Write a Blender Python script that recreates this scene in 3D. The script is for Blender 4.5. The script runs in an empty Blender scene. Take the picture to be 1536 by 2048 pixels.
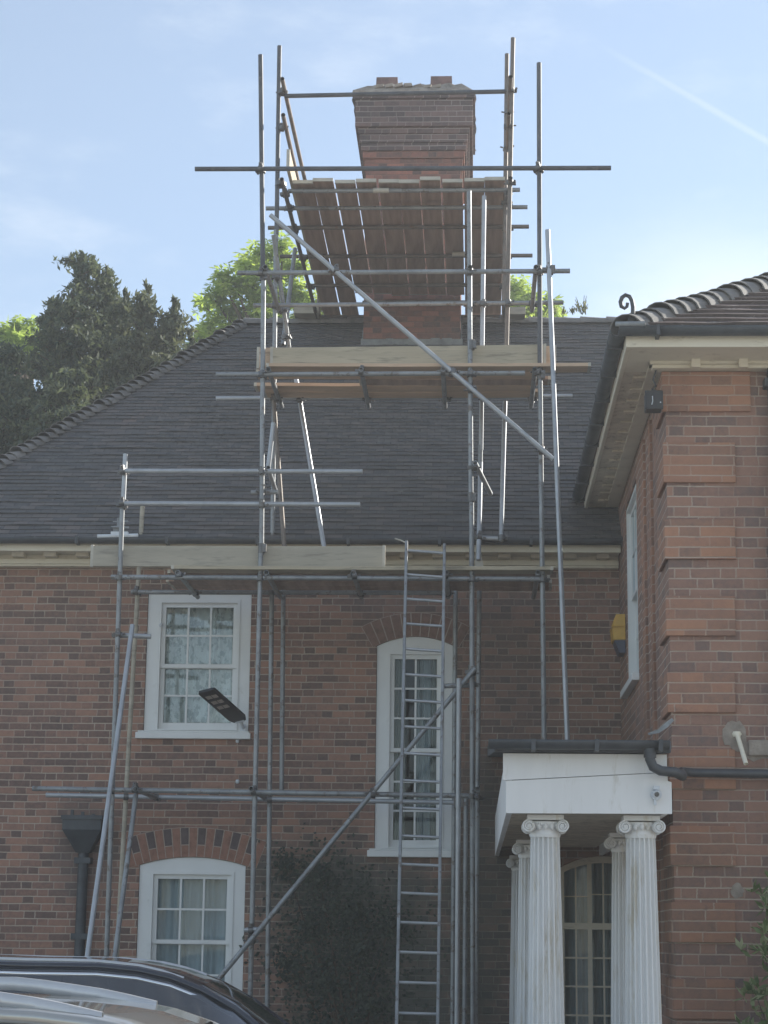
import bpy, bmesh, math, random
from mathutils import Vector, Matrix
from mathutils.geometry import tessellate_polygon
rnd = random.Random(7)
C = bpy.context.scene.collection

# ------------------------------------------------------------------ camera
F_PX = 3950.0
EYE = Vector((0, 0, 1.6))
HX, HY = 955.0, 1870.0                       # where the facade's depth direction vanishes
_a = math.atan((HX - 768) / F_PX); _p = math.atan((HY - 1024) / F_PX); _r = 0.012
_f = Vector((-math.sin(_a) * math.cos(_p), math.cos(_a) * math.cos(_p), math.sin(_p)))
_r0 = Vector((math.cos(_a), math.sin(_a), 0)); _u0 = _r0.cross(_f)
CR = _r0 * math.cos(_r) + _u0 * math.sin(_r); CU = _u0 * math.cos(_r) - _r0 * math.sin(_r)
cam_d = bpy.data.cameras.new('camera'); cam = bpy.data.objects.new('camera', cam_d); C.objects.link(cam)
cam_d.sensor_fit = 'HORIZONTAL'; cam_d.sensor_width = 36; cam_d.lens = 36 * F_PX / 1536
cam_d.clip_end = 2000; cam_d.clip_start = 0.1
M = Matrix((CR, CU, -_f)).transposed().to_4x4(); M.translation = EYE
cam.matrix_world = M
bpy.context.scene.camera = cam

def ray(px, py): return (_f * F_PX + CR * (px - 768) + CU * (1024 - py)).normalized()
def P(px, py, Y):                             # point of the plane y = Y seen at a photo pixel
    r = ray(px, py); return EYE + r * (Y / r.y)
def PX(px, py, X):
    r = ray(px, py); return EYE + r * (X / r.x)
def pz(py, Y, px=768): return P(px, py, Y).z
def wx(px, py, Y): return P(px, py, Y).x

# ------------------------------------------------------------------ world and sun
SUN_AZ, SUN_EL = math.radians(50), math.radians(26)     # azimuth right of +Y
w = bpy.data.worlds.new('World'); bpy.context.scene.world = w; w.use_nodes = True
wn, wl = w.node_tree.nodes, w.node_tree.links; wn.clear()
wo = wn.new('ShaderNodeOutputWorld'); bg = wn.new('ShaderNodeBackground'); sky = wn.new('ShaderNodeTexSky')
sky.sky_type = 'NISHITA'; sky.sun_disc = False; sky.sun_elevation = SUN_EL; sky.sun_rotation = SUN_AZ
sky.air_density = 1.0; sky.dust_density = 0.15; sky.ozone_density = 1.5; sky.altitude = 50
bg.inputs[1].default_value = 0.085
wl.new(bg.outputs[0], wo.inputs[0])
tc = wn.new('ShaderNodeTexCoord')
def wmath(op, a, b=None, c=None, clamp=False):
    n = wn.new('ShaderNodeMath'); n.operation = op; n.use_clamp = clamp
    for i, v in enumerate((a, b, c)):
        if v is None: continue
        if isinstance(v, (int, float)): n.inputs[i].default_value = v
        else: wl.new(v, n.inputs[i])
    return n.outputs[0]
def wdot(v):
    n = wn.new('ShaderNodeVectorMath'); n.operation = 'DOT_PRODUCT'; wl.new(tc.outputs['Generated'], n.inputs[0]); n.inputs[1].default_value = v
    return n.outputs['Value']
def wnoise(scale, det, mp):
    m = wn.new('ShaderNodeMapping'); m.inputs['Scale'].default_value = mp; wl.new(tc.outputs['Generated'], m.inputs[0])
    n = wn.new('ShaderNodeTexNoise'); n.inputs['Scale'].default_value = scale; n.inputs['Detail'].default_value = det
    n.inputs['Roughness'].default_value = .6; wl.new(m.outputs[0], n.inputs[0]); return n.outputs[0]
def wsmooth(v, a, b, lo=0., hi=1.):
    n = wn.new('ShaderNodeMapRange'); n.interpolation_type = 'SMOOTHSTEP'; wl.new(v, n.inputs[0])
    for i, x in enumerate((a, b, lo, hi)): n.inputs[i + 1].default_value = x
    return n.outputs[0]
# thin high cloud, thicker low down, and one vapour trail
nz = wnoise(5.5, 7, (1, 1, 2.6))
sepw = wn.new('ShaderNodeSeparateXYZ'); wl.new(tc.outputs['Generated'], sepw.inputs[0])
wisps = wmath('MULTIPLY', wsmooth(nz, .50, .78), .34)
low = wmath('MULTIPLY', wsmooth(nz, .36, .60), wsmooth(sepw.outputs[2], .37, .27))
low = wmath('MULTIPLY', wmath('MULTIPLY', low, wsmooth(wdot(ray(1500, 560) - ray(700, 560)), ray(1000, 560).dot(ray(1500, 560) - ray(700, 560)), ray(1420, 560).dot(ray(1500, 560) - ray(700, 560)))), .8)
ra, rb = ray(1190, 85), ray(1540, 285)
nrm = ra.cross(rb).normalized(); mid = (ra + rb).normalized(); along = (rb - ra).normalized()
dist = wmath('ABSOLUTE', wmath('ADD', wdot(nrm), wmath('MULTIPLY', wmath('SUBTRACT', nz, .5), .004)))
trail = wmath('MULTIPLY', wsmooth(dist, .0026, .0003), wsmooth(wdot(along), ra.dot(along) - .01, ra.dot(along) + .05))
trail = wmath('MULTIPLY', trail, .15)
cl = wmath('ADD', wmath('MULTIPLY', wmath('MAXIMUM', wmath('MAXIMUM', wisps, low), trail), .85), .19, clamp=True)
mix = wn.new('ShaderNodeMix'); mix.data_type = 'RGBA'; wl.new(cl, mix.inputs[0]); wl.new(sky.outputs[0], mix.inputs[6])
mix.inputs[7].default_value = (6.6, 6.9, 7.1, 1); wl.new(mix.outputs[2], bg.inputs[0])

sl = bpy.data.lights.new('sun', 'SUN'); sl.energy = 4.2; sl.angle = math.radians(.53); sl.color = (1, .95, .86)
so = bpy.data.objects.new('sun', sl); C.objects.link(so)
sdir = Vector((math.sin(SUN_AZ) * math.cos(SUN_EL), math.cos(SUN_AZ) * math.cos(SUN_EL), math.sin(SUN_EL)))
so.rotation_euler = sdir.to_track_quat('Z', 'Y').to_euler(); so.location = (10, 20, 40)

vs = bpy.context.scene.view_settings
vs.view_transform = 'Standard'; vs.look = 'None'; vs.gamma = 1; vs.exposure = 1.08; vs.use_curve_mapping = False

# ------------------------------------------------------------------ materials
def newmat(name):
    m = bpy.data.materials.new(name); m.use_nodes = True
    return m, m.node_tree.nodes, m.node_tree.links, m.node_tree.nodes['Principled BSDF']
class N:
    """little helper for node maths"""
    def __init__(s, nt): s.n, s.l = nt.nodes, nt.links
    def m(s, op, a, b=None, c=None, clamp=False):
        n = s.n.new('ShaderNodeMath'); n.operation = op; n.use_clamp = clamp
        for i, v in enumerate((a, b, c)):
            if v is None: continue
            if isinstance(v, (int, float)): n.inputs[i].default_value = v
            else: s.l.new(v, n.inputs[i])
        return n.outputs[0]
    def obj(s):
        return s.n.new('ShaderNodeTexCoord').outputs['Object']
    def sep(s, v):
        n = s.n.new('ShaderNodeSeparateXYZ'); s.l.new(v, n.inputs[0]); return n.outputs
    def comb(s, x, y, z=0.0):
        n = s.n.new('ShaderNodeCombineXYZ')
        for i, v in enumerate((x, y, z)):
            if isinstance(v, (int, float)): n.inputs[i].default_value = v
            else: s.l.new(v, n.inputs[i])
        return n.outputs[0]
    def noise(s, vec, scale, det=3, rough=.55):
        n = s.n.new('ShaderNodeTexNoise'); s.l.new(vec, n.inputs[0]); n.inputs['Scale'].default_value = scale
        n.inputs['Detail'].default_value = det; n.inputs['Roughness'].default_value = rough; return n.outputs[0]
    def white(s, vec):
        n = s.n.new('ShaderNodeTexWhiteNoise'); n.noise_dimensions = '3D'; s.l.new(vec, n.inputs[0]); return n.outputs[0]
    def ss(s, v, a, b, lo=0., hi=1.):
        n = s.n.new('ShaderNodeMapRange'); n.interpolation_type = 'SMOOTHSTEP'; s.l.new(v, n.inputs[0])
        for i, x in enumerate((a, b, lo, hi)): n.inputs[i + 1].default_value = x
        return n.outputs[0]
    def ramp(s, v, stops, interp='LINEAR'):
        n = s.n.new('ShaderNodeValToRGB'); n.color_ramp.interpolation = interp
        e = n.color_ramp.elements
        while len(e) > 1: e.remove(e[0])
        e[0].position = stops[0][0]; e[0].color = (*stops[0][1], 1)
        for p_, c_ in stops[1:]:
            k = e.new(p_); k.color = (*c_, 1)
        s.l.new(v, n.inputs[0]); return n.outputs[0]
    def mix(s, f, a, b, blend='MIX'):
        n = s.n.new('ShaderNodeMix'); n.data_type = 'RGBA'; n.blend_type = blend
        for i, v in ((0, f), (6, a), (7, b)):
            if isinstance(v, (int, float)): n.inputs[i].default_value = v
            elif isinstance(v, tuple): n.inputs[i].default_value = (*v, 1)
            else: s.l.new(v, n.inputs[i])
        return n.outputs[2]
    def bump(s, h, strength, dist, bsdf):
        n = s.n.new('ShaderNodeBump'); n.inputs['Strength'].default_value = strength; n.inputs['Distance'].default_value = dist
        s.l.new(h, n.inputs['Height']); s.l.new(n.outputs[0], bsdf.inputs['Normal'])

def brick_mat(name, stops, mortar, course=.075, period=.34, patches=(), uoff=0., mfade=.35, wstr=.4):
    m, nn, ll, b = newmat(name); k = N(m.node_tree)
    o = k.obj(); x, y, z = k.sep(o)
    warp = k.m('SUBTRACT', k.noise(o, 2.2, 2), .5); warp2 = k.m('ADD', k.m('SUBTRACT', k.noise(o, 9, 2), .5), k.m('MULTIPLY', k.m('SUBTRACT', k.noise(o, 38, 3), .5), .9))
    u = k.m('ADD', k.m('ADD', x, y), k.m('MULTIPLY', warp2, .016)); u = k.m('ADD', u, uoff)
    v = k.m('ADD', z, k.m('ADD', k.m('MULTIPLY', warp, .012), k.m('MULTIPLY', warp2, .006)))
    vr = k.m('DIVIDE', v, course); row = k.m('FLOOR', vr); fv = k.m('FRACT', vr)
    par = k.m('FLOORED_MODULO', row, 2)
    rs = k.white(k.comb(row, 3.3, 1.7))
    up = k.m('ADD', k.m('DIVIDE', u, period), k.m('ADD', k.m('MULTIPLY', par, .5), k.m('MULTIPLY', rs, .22)))
    cell = k.m('FLOOR', up); fu = k.m('FRACT', up)
    head = k.m('GREATER_THAN', fu, .665)
    du = k.m('MINIMUM', fu, k.m('SUBTRACT', 1., fu)); du = k.m('MINIMUM', du, k.m('ABSOLUTE', k.m('SUBTRACT', fu, .665)))
    du = k.m('MULTIPLY', du, period)
    dv = k.m('MULTIPLY', k.m('MINIMUM', fv, k.m('SUBTRACT', 1., fv)), course)
    brick = k.m('MINIMUM', k.ss(dv, .0025, .0085), k.m('MAXIMUM', k.ss(du, .002, .008), k.ss(k.noise(o, 3.1, 4), .38, .60, .15, .75)))
    rid = k.white(k.comb(k.m('ADD', k.m('MULTIPLY', cell, 2), head), row, 5.))
    rid = k.m('MULTIPLY', k.m('ADD', k.m('MULTIPLY', head, .12), rid), .89, clamp=True)
    big = k.noise(o, .55, 4); 
    val = k.m('ADD', k.m('MULTIPLY', rid, .80), k.m('ADD', k.m('MULTIPLY', k.m('SUBTRACT', k.noise(o, 19, 4, .65), .45), .85), k.m('MULTIPLY', k.m('SUBTRACT', k.noise(o, 1.1, 3), .5), .45)), clamp=True)
    col = k.ramp(val, stops)
    mvis = k.ss(k.noise(o, 1.3, 4), .30, .62, 1 - mfade, 1.)
    mcol = k.mix(mvis, stops[1][1], mortar)
    col = k.mix(brick, mcol, col)
    sh = k.ramp(big, [(.25, (1 - wstr * .35,) * 3), (.5, (1, 1, 1)), (.75, (1 + wstr * .16,) * 3)])
    col = k.mix(1., col, sh, 'MULTIPLY')
    wp = k.ss(k.noise(o, .9, 6, .68), .50, .70)
    col = k.mix(k.m('MULTIPLY', wp, .42), col, k.mix(.5, col, (.17, .145, .13)))
    col = k.mix(k.m('MULTIPLY', k.ss(k.noise(o, 7, 5, .7), .60, .72), .35), col, (.12, .10, .095))
    for (u0, v0, ru, rv, st, sc) in patches:
        e1 = k.m('DIVIDE', k.m('SUBTRACT', k.m('ADD', x, y), u0), ru); e2 = k.m('DIVIDE', k.m('SUBTRACT', z, v0), rv)
        d = k.m('SQRT', k.m('ADD', k.m('MULTIPLY', e1, e1), k.m('MULTIPLY', e2, e2)))
        d = k.m('ADD', d, k.m('MULTIPLY', k.m('SUBTRACT', k.noise(o, 2.1, 5, .65), .5), 1.5))
        f = k.m('MULTIPLY', k.ss(d, 1.25, .35), st)
        col = k.mix(f, col, sc)
    ll.new(col, b.inputs['Base Color']); b.inputs['Roughness'].default_value = .92
    b.inputs['Specular IOR Level'].default_value = .2
    h = k.m('ADD', brick, k.m('MULTIPLY', k.noise(o, 60, 3), .35))
    k.bump(h, .7, .006, b)
    return m

def plain(name, col, rough=.6, metal=0., var=.2, scale=6., bump=0., bscale=60., spec=.5, dirt=None, stretch=(1, 1, 1), coat=0.):
    m, nn, ll, b = newmat(name); k = N(m.node_tree); o = k.obj()
    mp = nn.new('ShaderNodeMapping'); mp.inputs['Scale'].default_value = stretch; ll.new(o, mp.inputs[0]); o2 = mp.outputs[0]
    nzz = k.noise(o2, scale, 5, .62)
    lo = tuple(c * (1 - var) for c in col); hi = tuple(min(1, c * (1 + var * .8)) for c in col)
    c = k.ramp(nzz, [(.28, lo), (.5, col), (.72, hi)])
    if dirt:
        dc, a_, b_, st = dirt
        c = k.mix(k.m('MULTIPLY', k.ss(k.noise(o2, scale * 2.3, 6, .7), a_, b_), st), c, dc)
    ll.new(c, b.inputs['Base Color']); b.inputs['Roughness'].default_value = rough; b.inputs['Metallic'].default_value = metal
    b.inputs['Specular IOR Level'].default_value = spec; b.inputs['Coat Weight'].default_value = coat
    if coat: b.inputs['Coat Roughness'].default_value = .04
    if bump: k.bump(k.noise(o2, bscale, 4), bump, .01, b)
    return m

def glass_mat(name, tint=(.75, .82, .85), refl=1.0):
    m, nn, ll, b = newmat(name); k = N(m.node_tree); nn.remove(b)
    out = nn['Material Output']; g = nn.new('ShaderNodeBsdfGlossy'); g.inputs[0].default_value = (.95, .97, 1, 1); g.inputs[1].default_value = .03
    t = nn.new('ShaderNodeBsdfTransparent'); t.inputs[0].default_value = (*tint, 1)
    bmp = nn.new('ShaderNodeBump'); bmp.inputs['Strength'].default_value = .03; bmp.inputs['Distance'].default_value = .02
    ll.new(k.noise(k.obj(), 3.5, 2), bmp.inputs['Height']); ll.new(bmp.outputs[0], g.inputs['Normal'])
    fr = nn.new('ShaderNodeFresnel'); fr.inputs[0].default_value = 1.5
    f = k.m('ADD', k.m('MULTIPLY', fr.outputs[0], refl), .06 * refl, clamp=True)
    mx = nn.new('ShaderNodeMixShader'); ll.new(f, mx.inputs[0]); ll.new(t.outputs[0], mx.inputs[1]); ll.new(g.outputs[0], mx.inputs[2])
    ll.new(mx.outputs[0], out.inputs[0]); return m

def leaf_mat(name, c1, c2, c3, trans=.35, tscale=1.6):
    m, nn, ll, b = newmat(name); k = N(m.node_tree); o = k.obj()
    geo = nn.new('ShaderNodeNewGeometry')
    v = k.m('ADD', k.m('MULTIPLY', geo.outputs['Random Per Island'], .55), k.m('MULTIPLY', k.noise(o, tscale, 3), .5), clamp=True)
    c = k.ramp(v, [(.22, c1), (.5, c2), (.8, c3)])
    ll.new(c, b.inputs['Base Color']); b.inputs['Roughness'].default_value = .65; b.inputs['Specular IOR Level'].default_value = .25
    tr = nn.new('ShaderNodeBsdfTranslucent'); ll.new(k.mix(.5, c, (c3[0] * 1.3, c3[1] * 1.3, c3[2] * .8)), tr.inputs[0])
    mx = nn.new('ShaderNodeMixShader'); mx.inputs[0].default_value = trans
    out = nn['Material Output']; ll.new(b.outputs[0], mx.inputs[1]); ll.new(tr.outputs[0], mx.inputs[2]); ll.new(mx.outputs[0], out.inputs[0])
    return m

def roof_mat(name, stops, course, width=.165, lichen=(.22, .23, .2), lst=.35):
    m, nn, ll, b = newmat(name); k = N(m.node_tree); o = k.obj(); x, y, z = k.sep(o)
    at = nn.new('ShaderNodeAttribute'); at.attribute_name = 'course'; row = at.outputs['Fac']
    at2 = nn.new('ShaderNodeAttribute'); at2.attribute_name = 'across'; ux = at2.outputs['Fac']
    u = k.m('ADD', k.m('DIVIDE', ux, width), k.m('MULTIPLY', k.m('FLOORED_MODULO', k.m('ROUND', row), 2), .5))
    fu = k.m('FRACT', u); cell = k.m('FLOOR', u)
    du = k.m('MULTIPLY', k.m('MINIMUM', fu, k.m('SUBTRACT', 1., fu)), width)
    jt = k.ss(du, .001, .005)
    rid = k.white(k.comb(cell, k.m('ROUND', row), 2.))
    val = k.m('ADD', k.m('MULTIPLY', rid, .42), k.m('MULTIPLY', k.noise(o, .55, 6, .62), .7), clamp=True)
    c = k.ramp(val, stops)
    c = k.mix(k.m('MULTIPLY', k.ss(k.noise(o, 5.5, 6, .7), .56, .74), lst), c, lichen)
    c = k.mix(jt, k.mix(.58, c, (.03, .03, .03)), c)
    ll.new(c, b.inputs['Base Color']); b.inputs['Roughness'].default_value = .85; b.inputs['Specular IOR Level'].default_value = .3
    k.bump(k.m('ADD', k.m('MULTIPLY', rid, .8), k.m('ADD', jt, k.noise(o, 40, 3))), .5, .008, b)
    return m

MT = {}
WALL_DARK = (.085, .10, .088)  # tone of the soft dark patches mixed into the wall brick
wallY = 20.7
def sst(px, py, rx, ry, st, col=WALL_DARK):
    p = P(px, py, wallY); return (p.x + 3.0, p.z, rx / 189., ry / 189., st, col)
MT['brick'] = brick_mat('house brick', [(0, (.39, .225, .165)), (.32, (.31, .187, .145)), (.52, (.235, .152, .125)), (.74, (.185, .128, .110)), (1, (.135, .104, .095))],
    (.49, .41, .335), .075, .34,
    patches=[sst(700, 1880, 190, 185, .75), sst(965, 1800, 85, 330, .65), sst(840, 1900, 130, 230, .6), sst(610, 1750, 150, 90, .5), sst(860, 1230, 200, 70, .30, (.13, .12, .12)),
            sst(790, 2040, 240, 90, .6), sst(170, 1700, 75, 130, .5, (.14, .13, .125)), sst(1020, 1330, 95, 190, .4, (.13, .12, .12))])
MT['wing_brick'] = brick_mat('wing brick', [(0, (.36, .21, .155)), (.38, (.295, .178, .138)), (.64, (.225, .148, .125)), (.88, (.18, .135, .122)), (1, (.13, .105, .10))],
    (.47, .39, .32), .0825, .36, uoff=.11, mfade=.75)
MT['quoin'] = brick_mat('rubbed brick', [(0, (.42, .225, .145)), (.4, (.35, .19, .132)), (.75, (.27, .165, .125)), (1, (.19, .13, .11))], (.46, .36, .29), .0825, .50, mfade=.5, wstr=1.2)
MT['chim'] = brick_mat('chimney brick', [(0, (.20, .14, .13)), (.35, (.155, .112, .108)), (.6, (.12, .093, .092)), (.85, (.09, .076, .078)), (1, (.075, .068, .07))], (.34, .30, .28), .075, .34)
MT['chim_red'] = brick_mat('worn red brick', [(0, (.36, .165, .125)), (.4, (.25, .13, .105)), (.75, (.16, .105, .092)), (1, (.105, .08, .076))], (.22, .15, .125), .075, .34, mfade=.8)
MT['arch'] = plain('arch brick red', (.31, .165, .12), .9, var=.3, scale=14, bump=.4)
MT['arch_brown'] = plain('arch brick brown', (.23, .145, .118), .9, var=.35, scale=14, bump=.4)
MT['arch_dark'] = plain('arch brick dark', (.12, .092, .088), .9, var=.3, scale=14)
MT['mortar'] = plain('lime mortar', (.42, .35, .29), .95, var=.2, scale=20)
MT['roof'] = roof_mat('plain tiles', [(0, (.066, .070, .076)), (.35, (.096, .098, .102)), (.6, (.122, .118, .118)), (.8, (.155, .138, .132)), (1, (.21, .16, .145))], .1)
MT['roof_wing'] = roof_mat('wing tiles', [(0, (.075, .06, .06)), (.45, (.11, .085, .08)), (.7, (.15, .11, .10)), (1, (.20, .14, .12))], .1, lichen=(.85, .80, .75), lst=.9)
MT['lip'] = plain('tile edge', (.09, .09, .092), .9, var=.35, scale=3, dirt=((.34, .34, .33), .60, .70, .6), stretch=(1, 1, 4))
MT['lip_wing'] = plain('lichened tile edge', (.125, .098, .092), .9, var=.4, scale=4, dirt=((.50, .46, .43), .60, .68, .7))
MT['hip'] = plain('hip tile clay', (.21, .20, .19), .85, var=.3, scale=5, bump=.4, dirt=((.3, .29, .25), .58, .72, .6))
MT['steel'] = plain('galvanised tube', (.27, .285, .295), .45, .35, var=.28, scale=5, bump=.15, bscale=30, dirt=((.14, .115, .095), .53, .66, .85))
MT['steel_new'] = plain('bright galvanised tube', (.40, .42, .44), .40, .4, var=.18, scale=6)
MT['steel_old'] = plain('rusty tube', (.19, .165, .145), .6, .35, var=.35, scale=6, dirt=((.22, .11, .06), .55, .7, .6))
MT['steel_backlit'] = plain('dark backlit tube', (.10, .105, .115), .6, .2, var=.35, scale=6, dirt=((.22, .2, .18), .58, .7, .6))  # colour darkened to paint in the backlit look against the sky
MT['clamp'] = plain('coupler steel', (.16, .16, .16), .5, .7, var=.35, scale=12, dirt=((.2, .1, .05), .55, .65, .5))
MT['board'] = plain('weathered board', (.47, .41, .30), .85, var=.2, scale=3, bump=.3, bscale=14, stretch=(.25, .25, 3), dirt=((.17, .15, .12), .50, .66, .6))
MT['board_grey'] = plain('grey board', (.42, .385, .31), .85, var=.18, scale=3, bump=.25, bscale=14, stretch=(.3, .3, 3), dirt=((.19, .175, .15), .50, .68, .55))
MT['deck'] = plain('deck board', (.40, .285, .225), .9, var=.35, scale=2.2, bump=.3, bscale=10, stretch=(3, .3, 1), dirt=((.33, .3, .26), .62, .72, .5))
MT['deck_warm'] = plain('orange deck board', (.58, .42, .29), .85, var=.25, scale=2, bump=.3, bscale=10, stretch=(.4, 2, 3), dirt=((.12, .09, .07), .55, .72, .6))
MT['band'] = plain('board end band', (.5, .47, .4), .6, .2, var=.2)
MT['white'] = plain('white gloss paint', (.77, .79, .78), .45, var=.05, scale=3, dirt=((.42, .42, .36), .60, .8, .45))
MT['cream'] = plain('cream paint', (.74, .69, .56), .6, var=.10, scale=3, dirt=((.33, .28, .2), .56, .75, .5), stretch=(.6, .6, 2))
MT['cream_old'] = plain('flaking cream render', (.66, .59, .47), .85, var=.2, scale=5, bump=.6, bscale=18, dirt=((.25, .18, .13), .52, .68, .6))
MT['portw'] = plain('porch white paint', (.80, .80, .79), .55, var=.05, scale=2.2, dirt=((.42, .38, .28), .54, .72, .5), stretch=(2.5, 1, .5))
MT['column'] = plain('column paint', (.78, .78, .77), .5, var=.06, scale=2.5, dirt=((.50, .42, .27), .52, .70, .6), stretch=(2, 2, .35))
MT['iron'] = plain('black cast iron', (.065, .072, .08), .5, .2, var=.3, scale=7, dirt=((.12, .12, .12), .6, .75, .4))
MT['lead'] = plain('lead flashing', (.27, .29, .30), .6, .3, var=.3, scale=8, bump=.3)
MT['felt'] = plain('roofing felt', (.085, .092, .10), .85, var=.35, scale=6, bump=.4)
MT['cement'] = plain('cement flaunching', (.30, .26, .22), .95, var=.45, scale=7, bump=.8, bscale=22)
MT['terra'] = plain('clay pot', (.20, .125, .115), .85, var=.35, scale=7)
MT['black'] = plain('black plastic', (.02, .021, .024), .45, var=.2)
MT['yellow'] = plain('yellow plastic', (.62, .36, .035), .45, var=.12, scale=9)
MT['blue'] = plain('blue plastic', (.04, .055, .10), .45, var=.2)
MT['led'] = plain('led panel', (.42, .38, .34), .3, var=.25, scale=40)
MT['whitep'] = plain('white plastic', (.62, .66, .7), .4, var=.12, scale=8)
MT['lens'] = plain('camera lens', (.01, .01, .012), .1, spec=.8)
MT['glass'] = glass_mat('window glass', refl=.3)
MT['glass_pale'] = glass_mat('old window glass', (.85, .9, .92), .9)
MT['carglass'] = glass_mat('car glass', (.12, .15, .17), 1.5)
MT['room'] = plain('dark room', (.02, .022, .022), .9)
MT['net'] = plain('net curtain, reflections painted', (.62, .66, .62), .9, var=.3, scale=5, stretch=(1.2, 1, .8), bump=.5, dirt=((.20, .25, .24), .50, .56, .65))  # dark blotches paint the mottled tree reflections of the panes
MT['net_grey'] = plain('grey net curtain', (.50, .54, .54), .9, var=.2, scale=3, stretch=(3, 1, .5))
MT['drape'] = plain('long drape', (.38, .40, .35), .9, var=.3, scale=6, stretch=(6, 1, .3))
MT['paint_navy'] = plain('navy car paint', (.018, .022, .035), .25, .3, var=.08, coat=1.)
MT['paint_silver'] = plain('silver car paint', (.42, .42, .40), .28, .6, var=.05, coat=1.)
MT['chrome'] = plain('chrome trim', (.75, .76, .78), .14, 1., var=.04)
MT['alu'] = plain('brushed aluminium rail', (.58, .59, .60), .42, .45, var=.06)
MT['tyre'] = plain('tyre rubber', (.02, .02, .02), .8)
MT['lamp_red'] = plain('tail lamp', (.25, .01, .01), .2)
MT['lamp_clear'] = plain('head lamp', (.5, .52, .55), .12, .3)
MT['ground'] = plain('gravel drive', (.33, .30, .26), .95, var=.3, scale=.8, bump=.6, bscale=60)
MT['bark'] = plain('bark', (.10, .075, .055), .9, var=.4, scale=4, bump=.6, bscale=12, stretch=(2, 2, .4))
MT['cypress'] = leaf_mat('cypress foliage', (.045, .070, .060), (.070, .102, .076), (.16, .18, .10), .3)
MT['cypress2'] = leaf_mat('brownish cypress foliage', (.058, .082, .062), (.090, .112, .078), (.19, .20, .12), .3)
MT['chestnut'] = leaf_mat('chestnut leaves', (.11, .18, .05), (.22, .33, .08), (.42, .52, .14), .6)
MT['shrub'] = leaf_mat('variegated shrub leaves', (.05, .10, .04), (.12, .19, .08), (.42, .45, .28), .3, 4)
MT['weed'] = leaf_mat('dry weed', (.12, .14, .08), (.2, .22, .14), (.3, .3, .2), .4)

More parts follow.
